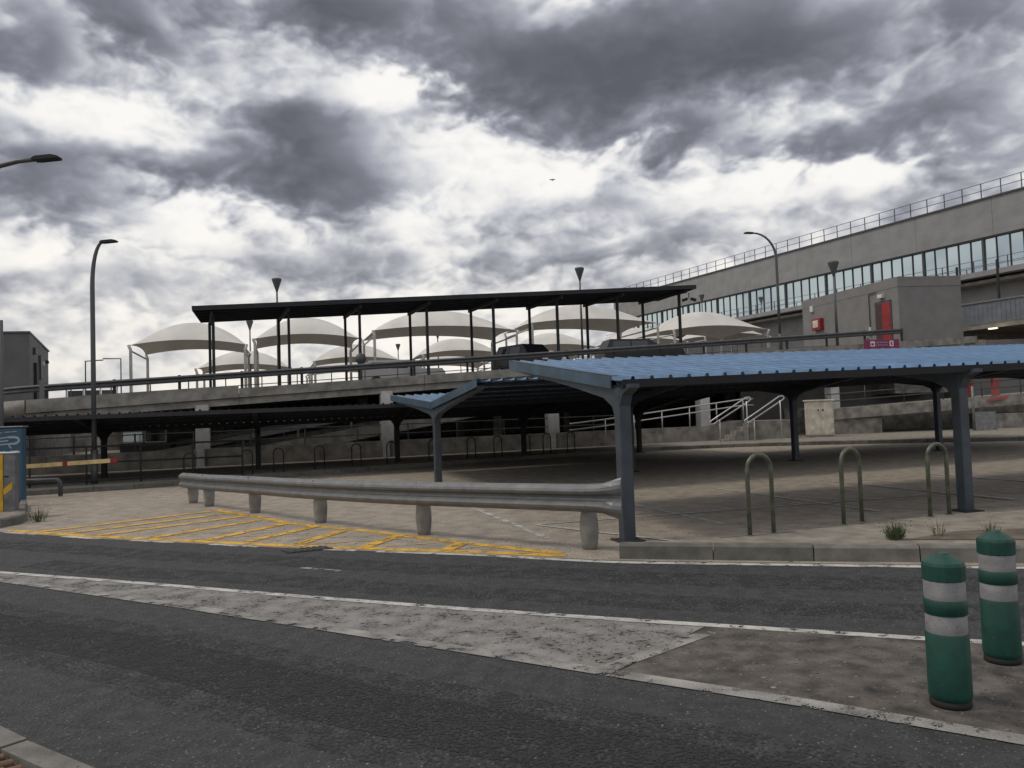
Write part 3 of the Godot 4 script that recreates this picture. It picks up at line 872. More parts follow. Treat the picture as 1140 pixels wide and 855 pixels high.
# wings: [side (-1 back, +1 towards the road), length, rise]
func make_shelter(label: String, at: Vector3, turn: float, posts: Array, x0: float, x1: float, valley: float, tilt: float, wings: Array, m: Dictionary) -> void:
	var t := thing("parking_shelter", label, "parking shelter", at, turn, "parking shelters on the lot")
	for px in posts:
		var world: Vector3 = at + Basis(Vector3.UP, turn) * Vector3(px, 0, 0)
		var foot: float = g(world.x, -world.z) - at.y
		var top: float = valley + px * tilt
		var st := mb()
		cham_box(st, Vector3(px, (foot + top - 0.1) / 2, 0), Vector3(0.165, top - 0.1 - foot, 0.165), 0.012)
		obj("post", st, m.post, t)
		st = mb()
		cham_box(st, Vector3(px, foot + 0.008, 0), Vector3(0.34, 0.02, 0.34), 0.004)
		obj("base_plate", st, M.dark_steel, t)
		for w in wings:
			st = mb()
			var s: float = w[0]
			var l: float = w[1]
			var k: float = w[2] / l
			var poly := PackedVector2Array([Vector2(0.0, -0.07), Vector2(l * 0.97, k * l * 0.97 - 0.07), Vector2(l * 0.97, k * l * 0.97 - 0.14), Vector2(l * 0.35, k * l * 0.35 - 0.21), Vector2(0.4, k * 0.4 - 0.27), Vector2(0.15, -0.34), Vector2(0.085, -0.46), Vector2(0.0, -0.46)])
			extrude(st, poly, Vector3(px - 0.075, top, 0), Vector3(0, 0, s), Vector3.UP, Vector3(0.15, 0, 0))
			obj("arm", st, m.post, t)
		if wings.size() == 1:
			st = mb()
			extrude(st, PackedVector2Array([Vector2(0.0, -0.1), Vector2(0.36, -0.07), Vector2(0.36, -0.12), Vector2(0.16, -0.2), Vector2(0.085, -0.34), Vector2(0.0, -0.34)]), Vector3(px - 0.075, top, 0), Vector3(0, 0, -wings[0][0]), Vector3.UP, Vector3(0.15, 0, 0))
			obj("bracket", st, m.post, t)
	var roll := Basis(Vector3.BACK, atan(tilt))
	for w in wings:
		var l: float = w[1]
		var ang := atan(w[2] / l)
		var len := sqrt(l * l + w[2] * w[2])
		var b: Basis = roll * (Basis(Vector3.RIGHT, ang) if w[0] < 0 else Basis(Vector3.UP, PI) * Basis(Vector3.RIGHT, ang))
		var o := Vector3(x0, valley + x0 * tilt, 0.02 * w[0]) if w[0] < 0 else Vector3(x1, valley + x1 * tilt, 0.02 * w[0])
		var wide := (x1 - x0) / cos(atan(tilt))
		var n := int(round(wide / 1.04))
		var start := -0.18 if wings.size() == 1 else 0.0
		var sheet := rib_sheet(wide / n, len - start)
		for k in n: inst("roof_sheet", sheet, m.roof, t, Transform3D(b, o) * Transform3D(Basis.IDENTITY, Vector3(k * wide / n, 0.002 * (k % 2), -start)))
		for k in 5:
			var st := mb()
			var z := -0.25 - (len - 0.5) * k / 4.0
			box(st, Vector3(wide / 2, -0.042, z), Vector3(wide, 0.07, 0.05))
			obj("purlin", st, m.under, t, Transform3D(b, o))
		for e in [0.0, wide]:   # folded trim along both ends and the high edge
			var st := mb()
			box(st, Vector3(e + (-0.012 if e == 0.0 else 0.012), -0.025, -len / 2), Vector3(0.016, 0.17, len))
			box(st, Vector3(e + (0.03 if e == 0.0 else -0.03), 0.052, -len / 2), Vector3(0.1, 0.008, len))
			obj("end_trim", st, m.trim, t, Transform3D(b, o))
		if w[0] > 0.0 and m.roof == M.blue_roof: continue   # the near edge is left open, rib ends showing
		var st2 := mb()
		box(st2, Vector3(wide / 2, -0.05, -len - 0.008), Vector3(wide, 0.12, 0.014))
		obj("edge_trim", st2, m.trim, t, Transform3D(b, o))
	var st3 := mb()
	var front := 0.2 if wings.size() == 1 else 0.0
	extrude(st3, PackedVector2Array([Vector2(-0.09, 0.0), Vector2(-0.07, -0.1), Vector2(0.07, -0.1), Vector2(0.09, 0.0), Vector2(0.075, 0.0), Vector2(0.06, -0.09), Vector2(-0.06, -0.09), Vector2(-0.075, 0.0)]), Vector3(x0, valley + x0 * tilt - 0.012, front), Vector3(0, 0, 1), Vector3.UP, Vector3(x1 - x0, (x1 - x0) * tilt, 0))
	obj("gutter", st3, m.under, t)

func make_shelters() -> void:
	var blue := {"post": M.blue_post, "roof": M.blue_roof, "trim": M.blue_trim, "under": M.dark_steel}
	var dark := {"post": M.dark_steel, "roof": M.dark_roof, "trim": M.dark_steel, "under": M.dark_steel}
	make_shelter("blue ribbed shelter roof rising to one side, above the triangular pavement", V(1.4, 0.0, 10.12), 0.305, [0.0, 5.5, 11.0, 16.4], -0.12, 17.0, 2.05, 0.02, [[-1.0, 4.3, 0.54]], blue)
	make_shelter("blue shelter whose roof is a wide V, its open end behind the crash barrier", V(-1.9, 0.0, 19.6), 0.36, [0.0, 5.4, 10.9, 16.6, 21.6], -0.12, 22.0, 2.02, 0.025, [[-1.0, 4.7, 0.36], [1.0, 3.7, 0.36]], blue)
	make_shelter("long dark shelter with a V roof along the far pavement in front of the deck", V(-13.2, 0.0, 25.5), TH, [-9.44, -4.72, 0.0, 4.72, 9.44, 14.16, 18.88], -10.5, 20.0, 1.72, 0.008, [[-1.0, 3.0, 0.3], [1.0, 3.8, 0.38]], dark)

# ------------------------------------------------------------------ the parking deck
func deck_h(x: float, d: float) -> float:   # height of the sloping deck
	return 3.5 + 0.0527 * (x * 0.958 + (d - 33.5 - 0.3 * 0.0) * 0.287)

func dl(x: float) -> float:   # the deck's front edge
	return 33.5 + 0.3 * x

func make_deck() -> void:
	var t := thing("parking_deck", "sloping concrete parking deck on pale columns behind the dark shelter", "car park")
	var u := Vector2(0.9578, 0.2874)
	var nrm := Vector2(-0.2874, 0.9578)
	var A := Vector2(-17.4, dl(-17.4))
	var at := func(a: float, b: float, h: float) -> Vector3:
		var p: Vector2 = A + u * a + nrm * b
		return V(p.x, deck_h(p.x, p.y) + h, p.y)
	var L := 44.0
	var st := mb()
	hexa(st, [at.call(0.2, 0.1, -0.32), at.call(L, 0.1, -0.32), at.call(L, 62, -0.32), at.call(-6, 62, -0.32), at.call(0.2, 0.1, 0.0), at.call(L, 0.1, 0.0), at.call(L, 62, 0.0), at.call(-6, 62, 0.0)])
	obj("slab", st, M.concrete, t)
	# edge beam in cast lengths
	var seg := 7.2
	for k in 6:
		st = mb()
		var a0 := k * seg + 0.008
		var a1 := minf((k + 1) * seg - 0.008, L)
		var hi := 0.2 if k != 0 else 0.32
		hexa(st, [at.call(a0, -0.12, -0.15), at.call(a1, -0.12, -0.15), at.call(a1, 0.14, -0.15), at.call(a0, 0.14, -0.15), at.call(a0, -0.12, hi), at.call(a1, -0.12, hi), at.call(a1, 0.14, hi), at.call(a0, 0.14, hi)])
		obj("edge_beam", st, M.concrete, t)
		st = mb()
		hexa(st, [at.call(a0, 0.0, -0.42), at.call(a1, 0.0, -0.42), at.call(a1, 0.3, -0.42), at.call(a0, 0.3, -0.42), at.call(a0, 0.0, -0.16), at.call(a1, 0.0, -0.16), at.call(a1, 0.3, -0.16), at.call(a0, 0.3, -0.16)])
		obj("lower_beam", st, M.concrete, t)
	# rounded end of the edge at the left
	st = mb(true)
	var path := []
	for k in 9:
		var a := k / 8.0 * PI * 0.5
		path.append(at.call(-sin(a) * 1.9 - 0.02, 1.9 - cos(a) * 1.9, 0.08))
	path.append(at.call(-1.95, 12.0, 0.08))
	path.reverse()
	sweep(st, path, PackedVector2Array([Vector2(-0.12, -0.3), Vector2(0.12, -0.3), Vector2(0.12, 0.24), Vector2(-0.12, 0.24)]))
	obj("rounded_edge", st, M.concrete, t)
	# columns in the front line and inside
	var xs := [-15.25, -11.78, -5.08, 1.75, 8.8, 15.6]
	for i in xs.size():
		for row in 3:
			st = mb()
			var p := Vector2(xs[i], dl(xs[i])) + nrm * (0.25 + row * 9.0)
			var w := 0.32 if i == 0 else 0.5
			var h := deck_h(p.x, p.y) - 0.3
			cham_box(st, V(p.x, h / 2, p.y), Vector3(w, h, w), 0.03, Basis(Vector3.UP, TH))
			obj("column", st, M.column if row == 0 else M.concrete, t)
	# back and side walls added to keep the lower level dark, ramp inside
	st = mb()
	hexa(st, [at.call(-6, 30, -6), at.call(L, 30, -6), at.call(L, 30.3, -6), at.call(-6, 30.3, -6), at.call(-6, 30, -0.33), at.call(L, 30, -0.33), at.call(L, 30.3, -0.33), at.call(-6, 30.3, -0.33)])
	obj("back_wall", st, M.concrete, t)
	st = mb()
	hexa(st, [at.call(-1.6, 2.2, -6), at.call(-1.3, 2.2, -6), at.call(-5.2, 29.9, -6), at.call(-5.5, 29.9, -6), at.call(-1.6, 2.2, -0.34), at.call(-1.3, 2.2, -0.34), at.call(-5.2, 29.9, -0.34), at.call(-5.5, 29.9, -0.34)])
	obj("side_wall", st, M.concrete, t)
	st = mb()
	hexa(st, [at.call(L - 0.4, 1.0, -6), at.call(L - 0.1, 1.0, -6), at.call(L - 0.1, 29.9, -6), at.call(L - 0.4, 29.9, -6), at.call(L - 0.4, 1.0, -0.34), at.call(L - 0.1, 1.0, -0.34), at.call(L - 0.1, 29.9, -0.34), at.call(L - 0.4, 29.9, -0.34)])
	obj("side_wall", st, M.concrete, t)
	for r in [[-14.0, 0.0, 2.5, 2.65, 1.7], [-15.5, 0.25, 0.0, 2.4, 6.5]]:
		st = mb()
		var p0 := Vector2(r[0], dl(r[0]) + r[4])
		var p1 := Vector2(r[2], dl(r[2]) + r[4])
		beam(st, V(p0.x, r[1], p0.y), V(p1.x, r[3], p1.y), 0.22, 0.5)
		obj("ramp_side", st, M.concrete, t)
		st = mb()
		beam(st, V(p0.x, r[1] + 0.72, p0.y), V(p1.x, r[3] + 0.72, p1.y), 0.1, 0.2)
		for k in 8:
			var q := p0.lerp(p1, (k + 0.5) / 8.0)
			var hh := lerpf(r[1], r[3], (k + 0.5) / 8.0)
			beam(st, V(q.x, hh + 0.2, q.y), V(q.x, hh + 0.7, q.y), 0.08, 0.08)
		obj("ramp_barrier", st, M.galv, t)
	# low wall between the columns
	t = thing("low_wall", "low stained concrete wall along the far pavement under the deck", "wall")
	for k in 9:
		var x0 := -24.0 + k * 3.6
		var x1 := x0 + 3.59
		st = mb()
		var f := func(x, o2): return [x - 0.2874 * o2, dl(x) + 0.9578 * o2]
		var p := []
		for top in [0, 1]:
			for q in [[x0, 0.0], [x1, 0.0], [x1, 0.22], [x0, 0.22]]:
				var w: Array = f.call(q[0], q[1])
				var gh := g(q[0], dl(q[0])) + 0.14
				p.append(V(w[0], gh + (0.66 if top else -0.2), w[1]))
		hexa(st, p)
		obj("wall_panel", st, M.concrete, t)
	# two-bar railing on that wall
	t = thing("wall_railing", "thin two bar steel railing on the low wall under the deck", "railing")
	for y in [0.95, 1.32]:
		st = mb(true)
		var pts := []
		for k in 16:
			var x := -23.8 + k * 1.95
			pts.append(V(x, g(x, dl(x)) + 0.12 + y, dl(x) + 0.08))
		tube(st, pts, 0.024, 6)
		obj("rail", st, M.galv_dark, t)
	for k in 16:
		var x := -23.8 + k * 1.95
		st = mb()
		box(st, V(x, g(x, dl(x)) + 1.12, dl(x) + 0.08), Vector3(0.05, 0.72, 0.05))
		obj("post", st, M.galv_dark, t)
	# crash barrier along the edge of the deck
	t = thing("deck_barrier", "dark crash barrier along the edge of the parking deck", "crash barrier")
	var line := []
	for k in 18:
		var x := -16.9 + k * 2.15
		line.append(V(x, deck_h(x, dl(x)) + 0.72, dl(x) + 0.12))
	for k in 17:
		st = mb()
		sweep(st, [line[k] + Vector3(0, 0.001 * (k % 2), 0.003 * (k % 2)), line[k + 1] + Vector3(0, 0.001 * (k % 2), 0.003 * (k % 2))], w_profile(0.78))
		obj("rail", st, M.galv_dark, t)
	st = mb()
	var bend := []
	for k in 9:
		var a := k / 8.0 * PI * 0.5
		var p: Vector3 = at.call(0.4 - sin(a) * 2.0, 2.12 - cos(a) * 2.0, 0.72)
		bend.append(p)
	bend.reverse()
	sweep(st, bend, w_profile(0.78))
	obj("curved_rail", st, M.galv_dark, t)
	for k in 18:
		st = mb()
		box(st, line[k] + Vector3(0, -0.24, -0.09), Vector3(0.09, 0.8, 0.07))
		obj("post", st, M.dark_steel, t)
	# pipe handrail behind that barrier
	t = thing("deck_handrail", "thin pipe handrail on the deck behind the dark crash barrier", "railing")
	for y in [0.62, 1.15]:
		st = mb(true)
		tube(st, [V(-19.0, deck_h(-19, 36.0) + y, 34.0), V(-10.0, deck_h(-10, 36.8) + y, 36.8), V(4.0, deck_h(4, 41) + y, 41.0), V(16.0, deck_h(16, 44.6) + y, 44.6)], 0.022, 6)
		obj("rail", st, M.galv_dark, t)
	for k in 24:
		var x := -19.0 + k * 1.5
		var d := lerpf(34.0, 36.8, (x + 19.0) / 9.0) if x < -10 else 36.8 + (x + 10.0) * 0.3
		st = mb()
		box(st, V(x, deck_h(x, 36.8 + (x + 10.0) * 0.3) + 0.56, d), Vector3(0.04, 1.16, 0.04))
		obj("post", st, M.galv_dark, t)
	# lit tubes under the deck
	for q in [[-10.1, 31.4, 2.74], [-14.6, 30.5, 2.5], [-3.0, 34.0, 3.0], [-4.6, 33.2, 2.98], [4.6, 36.0, 3.4]]:
		var lt := thing("fluorescent_lamp", "lit white tube lamp under the ceiling of the parking deck", "lamp", V(q[0], q[2], q[1]), TH, "tube lamps under the deck")
		st = mb(true)
		tube(st, [Vector3(-0.58, 0, 0), Vector3(0.58, 0.04, 0)], 0.035, 8)
		obj("tube", st, M.tube_glow, lt)
		st = mb()
		box(st, Vector3(0, 0.085, 0), Vector3(1.24, 0.05, 0.1))
		obj("housing", st, M.galv, lt)
		var l := OmniLight3D.new()
		l.light_color = Color(1.0, 0.95, 0.82)
		l.light_energy = 0.1
		l.light_size = 0.3
		l.omni_range = 30.0
		l.omni_attenuation = 2.0
		l.shadow_enabled = true
		lt.add_child(l)
		l.position = Vector3(0, -0.1, 0.05)
	# a glazed booth at the back of the lower level
	t = thing("glazed_booth", "small booth with two pale framed windows under the deck", "booth", V(-15.6, 0.2, 33.5), 0.2)
	st = mb()
	cham_box(st, Vector3(0, 0.45, -0.6), Vector3(2.0, 0.9, 1.2), 0.02)
	obj("base", st, M.dark_clad, t)
	for k in 2:
		var x := -0.5 + k * 0.92
		st = mb()
		box(st, Vector3(x, 1.24, -0.03), Vector3(0.78, 0.56, 0.02))
		var pn := obj("window", st, M.glass if k == 0 else M.dark_glass, t)
		st = mb()
		box(st, Vector3(x, 1.54, 0), Vector3(0.86, 0.05, 0.06)); box(st, Vector3(x, 0.94, 0), Vector3(0.86, 0.06, 0.06))
		box(st, Vector3(x - 0.41, 1.24, 0), Vector3(0.05, 0.56, 0.06)); box(st, Vector3(x + 0.41, 1.24, 0), Vector3(0.05, 0.56, 0.06))
		obj("frame", st, M.white, pn)
	st = mb()
	cham_box(st, Vector3(0, 1.66, -0.6), Vector3(2.1, 0.16, 1.3), 0.02)
	obj("roof", st, M.dark_clad, t)

func make_deck_canopy() -> void:
	var t := thing("deck_canopy", "long flat dark steel canopy on thin posts on top of the parking deck", "canopy")
	var near := func(x: float) -> Vector3: return V(x, 6.77 + 0.055 * (x + 13.49), 37.5 + 0.3 * x)
	var n3 := V(-0.2874, 0.0, 0.9578)
	var u3 := Vector3(0.9578, 0.0527, -0.2874).normalized()
	var o: Vector3 = near.call(-13.49)
	var wide := 24.15
	var deep := 4.3
	var b := Basis(u3, u3.cross(n3) * -1.0, -n3)
	b.y = (-n3).cross(u3).normalized()
	var n := 23
	var sheet := rib_sheet(wide / n, deep)
	for k in n: inst("roof_sheet", sheet, M.dark_roof, t, Transform3D(b, o) * Transform3D(Basis.IDENTITY, Vector3(k * wide / n, 0.002 * (k % 2), 0)))
	for k in 7:
		var st := mb()
		box(st, Vector3(wide / 2, -0.05, -0.08 - (deep - 0.16) * k / 6.0), Vector3(wide, 0.09, 0.06))
		obj("purlin", st, M.dark_steel, t, Transform3D(b, o))
	var st := mb()
	box(st, Vector3(wide / 2, -0.01, 0.02), Vector3(wide + 0.04, 0.2, 0.02))
	obj("front_trim", st, M.dark_steel, t, Transform3D(b, o))
	for e in [-0.01, wide + 0.01]:
		st = mb()
		box(st, Vector3(e, -0.01, -deep / 2), Vector3(0.02, 0.2, deep))
		obj("end_trim", st, M.dark_steel, t, Transform3D(b, o))
	for k in 8:
		var xn: float = [-13.04, -9.98, -6.95, -3.93, -0.79, 2.37, 5.5, 8.89][k]
		var xf: float = [-14.21, -11.2, -8.17, -5.07, -2.01, 1.05, 4.2, 7.4][k]
		var pn := V(xn, 6.6 + 0.055 * (xn + 13.49), 38.5 + 0.3 * xn)
		var pf := V(xf, 6.6 + 0.055 * (xf + 14.63), 41.5 + 0.3 * xf)
		for p in [pn, pf]:
			st = mb()
			var h0 := deck_h(p.x, -p.z) - 0.02
			box(st, Vector3(p.x, (h0 + p.y) / 2, p.z), Vector3(0.12, p.y - h0, 0.12), Basis(Vector3.UP, TH))
			obj("post", st, M.dark_steel, t)
		st = mb()
		beam(st, pn - n3 * 0.8 + Vector3(0, 0.0, 0), pf + n3 * 0.4, 0.12, 0.16)
		obj("cross_beam", st, M.dark_steel, t)
	# two small cameras under its right end
	t = thing("security_camera", "pair of small dark cameras hanging under the end of the deck canopy", "camera", V(9.35, 7.55, 40.9))
	st = mb()
	box(st, Vector3(0, 0.1, 0), Vector3(0.04, 0.3, 0.04))
	obj("bracket", st, M.dark_steel, t)
	for s in [-1, 1]:
		st = mb()
		cham_box(st, Vector3(s * 0.22, -0.1, 0.05), Vector3(0.3, 0.14, 0.16), 0.02, Basis(Vector3.BACK, s * -0.35))
		obj("camera_body", st, M.dark_steel, t)

# a stretched membrane roof: w wide, l deep, four posts
func make_tent(label: String, at: Vector3, w: float, l: float, hc: float, rise: float) -> void:
	var t := thing("membrane_canopy", label, "canopy", at, TH, "white membrane canopies on the deck")
	var st := mb(true)
	var nx := 20
	var ny := 14
	var f := func(i: int, j: int) -> Vector3:
		var a := -1.0 + 2.0 * i / nx
		var b := -1.0 + 2.0 * j / ny
		var h: float = hc + 0.32 * (1 - a * a) + 0.15 * (1 - b * b) + rise * pow(maxf(1 - a * a, 0.0), 0.8) * (1 - pow(absf(b), 2.2))
		var inx := 1.0 - 0.05 * (1 - b * b)
		var inz := 1.0 - 0.06 * (1 - a * a)
		return Vector3(a * w / 2 * inx, h, b * l / 2 * inz)
	for i in nx:
		for j in ny: quad(st, f.call(i, j), f.call(i + 1, j), f.call(i + 1, j + 1), f.call(i, j + 1))
	obj("membrane", st, M.membrane, t)
	for sx in [-1, 1]:
		for sz in [-1, 1]:
			st = mb(true)
			tube(st, [Vector3(sx * (w / 2 - 0.12), 0, sz * (l / 2 - 0.1)), Vector3(sx * (w / 2 - 0.12), hc - 0.25, sz * (l / 2 - 0.1)), Vector3(sx * (w / 2 - 0.02), hc + 0.02, sz * (l / 2 - 0.02))], 0.085, 8)
			obj("post", st, M.column, t)
		st = mb(true)
		tube(st, [Vector3(sx * (w / 2 - 0.12), hc - 0.3, -l / 2), Vector3(sx * (w / 2 - 0.12), hc - 0.3, l / 2)], 0.05, 6)
		obj("side_bar", st, M.column, t)

func cone_lamp(label: String, x: float, d: float, top: float) -> void:
	var h0 := deck_h(x, d)
	var t := thing("deck_lamp", label, "lamp", V(x, h0, d), 0.0, "cone topped lamps on the deck")
	var h := top - h0
	var st := mb(true)
	tube(st, [Vector3.ZERO, Vector3(0, h - 0.6, 0)], 0.075, 10, 0.05)
	obj("pole", st, M.lamp_grey, t)
	st = mb(true)
	lathe(st, [Vector2(0.05, h - 0.75), Vector2(0.09, h - 0.6), Vector2(0.26, h - 0.1), Vector2(0.27, h - 0.04), Vector2(0.24, h), Vector2(0, h + 0.02)], 16)
	obj("lamp_head", st, M.lamp_grey, t)

func arm_lamp(label: String, at: Vector3, h: float, reach: float, r := 0.07) -> void:
	var t := thing("street_lamp", label, "street lamp", at)
	var st := mb(true)
	tube(st, [Vector3.ZERO, Vector3(0, 1.0, 0)], r * 1.35, 12)
	obj("pole_base", st, M.lamp_grey, t)
	st = mb(true)
	var pts := [Vector3(0, 0.98, 0), Vector3(0, h * 0.5, 0), Vector3(0, h - 1.3, 0)]
	var e := absf(reach)
	for k in range(1, 9):
		var a := k / 8.0 * PI * 0.5
		pts.append(Vector3(signf(reach) * (1 - cos(a)) * (e - 0.4), h - 1.3 + sin(a) * 1.3, 0))
	tube(st, pts, r, 10, r * 0.55)
	obj("pole", st, M.lamp_grey, t)
	st = mb(true)
	var s := signf(reach)
	var head := []
	for k in 7:
		var a := k / 6.0
		head.append(Vector2(0.05 + 0.1 * sin(PI * minf(1.0, a * 1.2 + 0.1)), a))
	var m2 := mb()
	var x0 := s * (e - 0.46)
	var x1 := s * e
	extrude(m2, PackedVector2Array([Vector2(0, 0.0), Vector2(0.12, 0.035), Vector2(0.75, 0.055), Vector2(1.0, 0.03), Vector2(0.97, -0.01), Vector2(0.2, -0.035), Vector2(0.0, -0.03)]), Vector3(x0, h, -0.1), Vector3(x1 - x0, 0, 0), Vector3.UP, Vector3(0, 0, 0.2))
	obj("lamp_head", m2, M.dark_steel, t)

func make_car(label: String, at: Vector3, turn: float, m: Material, tall := 1.0) -> void:
	var t := thing("parked_car", label, "car", at, turn)
	var side := PackedVector2Array([Vector2(-2.1, 0.35), Vector2(-2.15, 0.75), Vector2(-2.05, 1.0), Vector2(2.0, 0.98), Vector2(2.15, 0.7), Vector2(2.1, 0.32)])
	var st := mb()
	extrude(st, side, Vector3(0, 0, -0.86), Vector3.RIGHT, Vector3.UP, Vector3(0, 0, 1.72))
	obj("body", st, m, t)
	var ct := [Vector3(-2.0, 0.98, 0.8), Vector3(1.05, 0.97, 0.8), Vector3(0.35, 1.55 * tall, 0.62), Vector3(-1.75, 1.56 * tall, 0.62)]
	st = mb()
	var p := []
	for q in [ct[0], ct[1]]: p.append_array([q])
	hexa(st, [ct[0], ct[1], Vector3(ct[1].x, ct[1].y, -0.8), Vector3(ct[0].x, ct[0].y, -0.8), ct[3], ct[2], Vector3(ct[2].x, ct[2].y, -0.62), Vector3(ct[3].x, ct[3].y, -0.62)])
	obj("cabin", st, m, t)
	for s in [-1.0, 1.0]:
		for w in [[-1.7, -0.75], [-0.65, 0.25]]:
			st = mb()
			var f := func(x, k): return Vector3(lerpf(x, x * 0.9 - 0.05, k), lerpf(1.03, 1.48 * tall, k), s * (lerpf(0.79, 0.65, k) + 0.006))
			quad(st, f.call(w[0], 0.0), f.call(w[1], 0.0), f.call(w[1], 0.9), f.call(w[0], 0.9))
			obj("window", st, M.dark_glass, t)
		for x in [-1.35, 1.35]:
			st = mb(true)
			tube(st, [Vector3(x, 0.33, s * 0.66), Vector3(x, 0.33, s * 0.88)], 0.33, 18)
			var ty := obj("wheel", st, M.rubber, t)
			st = mb(true)
			tube(st, [Vector3(x, 0.33, s * 0.87), Vector3(x, 0.33, s * 0.89)], 0.2, 14)
			obj("rim", st, M.galv, ty)
		st = mb()
		cham_box(st, Vector3(2.08, 0.78, s * 0.62), Vector3(0.12, 0.14, 0.34), 0.02)
		obj("headlight", st, M.white, t)
		st = mb()
		cham_box(st, Vector3(-2.09, 0.85, s * 0.66), Vector3(0.1, 0.2, 0.2), 0.02)
		obj("tail_light", st, M.red, t)

func make_deck_things() -> void:
	var tents := [[-19.0, 6.25, 6.37, 0], [-12.75, 6.2, 6.69, 1], [-4.75, 9.2, 7.17, 2], [4.8, 9.1, 7.64, 3], [13.7, 7.5, 7.2, 4]]
	var names := ["white membrane canopy beyond the left end of the deck canopy", "white membrane canopy seen behind the left posts of the deck canopy", "wide white membrane canopy behind the middle of the deck canopy", "wide white membrane canopy behind the dark car on the deck", "white membrane canopy between the deck canopy and the terminal"]
	for q in tents:
		var d: float = 50.0 + 0.3 * q[0] + 3.0
		make_tent(names[q[3]], V(q[0], deck_h(q[0], d), d), q[1], 6.2, q[2] - deck_h(q[0], d), 1.15)
	for k in 6:
		var x := -19.6 + k * 7.6
		var d := 64.0 + 0.3 * x
		make_tent("white membrane canopy in the rows farther back on the deck", V(x, deck_h(x, d), d), 6.4, 6.0, 2.9, 1.0)
	for k in 4:
		var x := -15.0 + k * 9.0
		var d := 77.0 + 0.3 * x
		make_tent("white membrane canopy in the rows farther back on the deck", V(x, deck_h(x, d), d), 7.4, 6.0, 2.9, 1.0)
	cone_lamp("cone topped lamp rising above the left part of the deck canopy", -12.69, 43.0, 9.71)
	cone_lamp("cone topped lamp rising above the right part of the deck canopy", 4.0, 44.0, 9.91)
	cone_lamp("cone topped lamp in front of the stair house wall", 15.99, 38.6, 8.76)
	cone_lamp("small distant cone topped lamp on the deck", -19.83, 60.0, 9.75)
	cone_lamp("cone topped lamp in front of the terminal windows", 18.37, 75.0, 12.77)
	cone_lamp("small distant cone topped lamp on the deck", -12.15, 85.0, 10.06)
	cone_lamp("small distant cone topped lamp on the deck", -6.46, 70.0, 9.64)
	arm_lamp("tall street lamp with a curved arm at the left end of the far pavement", V(-11.98, 0.12, 22.6), 6.98, 0.72)
	arm_lamp("street lamp with a curved arm in front of the terminal", V(13.0, deck_h(13, 38.0) + 0.0, 38.0), 5.95, -1.5)
	arm_lamp("street lamp whose arm reaches in above the ticket machine", V(-10.3, 0.0, 14.2), 6.62, 2.2)
	for q in [[-21.6, 40.0, 0.9], [-19.9, 40.2, -0.9]]:
		var t := thing("deck_light_pole", "thin pole with a short level arm beside the dark building", "lamp", V(q[0], deck_h(q[0], q[1]), q[1]), 0.0, "thin arm poles beside the dark building")
		var st := mb(true)
		tube(st, [Vector3.ZERO, Vector3(0, 2.75, 0), Vector3(q[2], 2.78, 0)], 0.035, 6)
		obj("pole", st, M.lamp_grey, t)
	# round sign on its post, seen from behind
	var rs := thing("round_sign", "round road sign seen from behind at the edge of the deck", "sign", V(-6.55, deck_h(-6.55, 34.4), 34.4))
	var st := mb(true)
	tube(st, [Vector3.ZERO, Vector3(0, 1.5, 0)], 0.03, 8)
	obj("post", st, M.galv_dark, rs)
	st = mb(true)
	tube(st, [Vector3(0, 1.25, 0.03), Vector3(0, 1.25, 0.05)], 0.24, 20)
	obj("disc", st, M.galv_dark, rs)
	make_car("dark tall car parked on the deck behind the crash barrier", V(0.9, deck_h(0.9, 39.5), 39.6), -0.95, M.car_dark, 1.06)
	make_car("white car parked on the deck behind the middle posts of the deck canopy", V(-5.6, deck_h(-5.6, 41.0), 41.0), 0.1, M.car_white, 0.95)
	make_car("dark car parked on the deck near the right end of the deck canopy", V(6.6, deck_h(6.6, 40.5), 40.6), 0.2, M.car_dark, 0.95)
	# a bird in the sky
	var bd := mb()
	var bp := V(3.65, 19.8, 60.0)
	for s in [-1.0, 1.0]: quad(bd, bp, bp + Vector3(s * 0.11, 0.07, 0.03), bp + Vector3(s * 0.26, 0.02, -0.05), bp + Vector3(s * 0.09, 0.0, -0.08))
	lathe(bd, [Vector2(0, -0.13), Vector2(0.035, -0.03), Vector2(0.03, 0.06), Vector2(0, 0.12)], 8, bp)
	tag(obj("bird", bd, M.dark_steel), "small dark bird flying high above the deck", "bird")

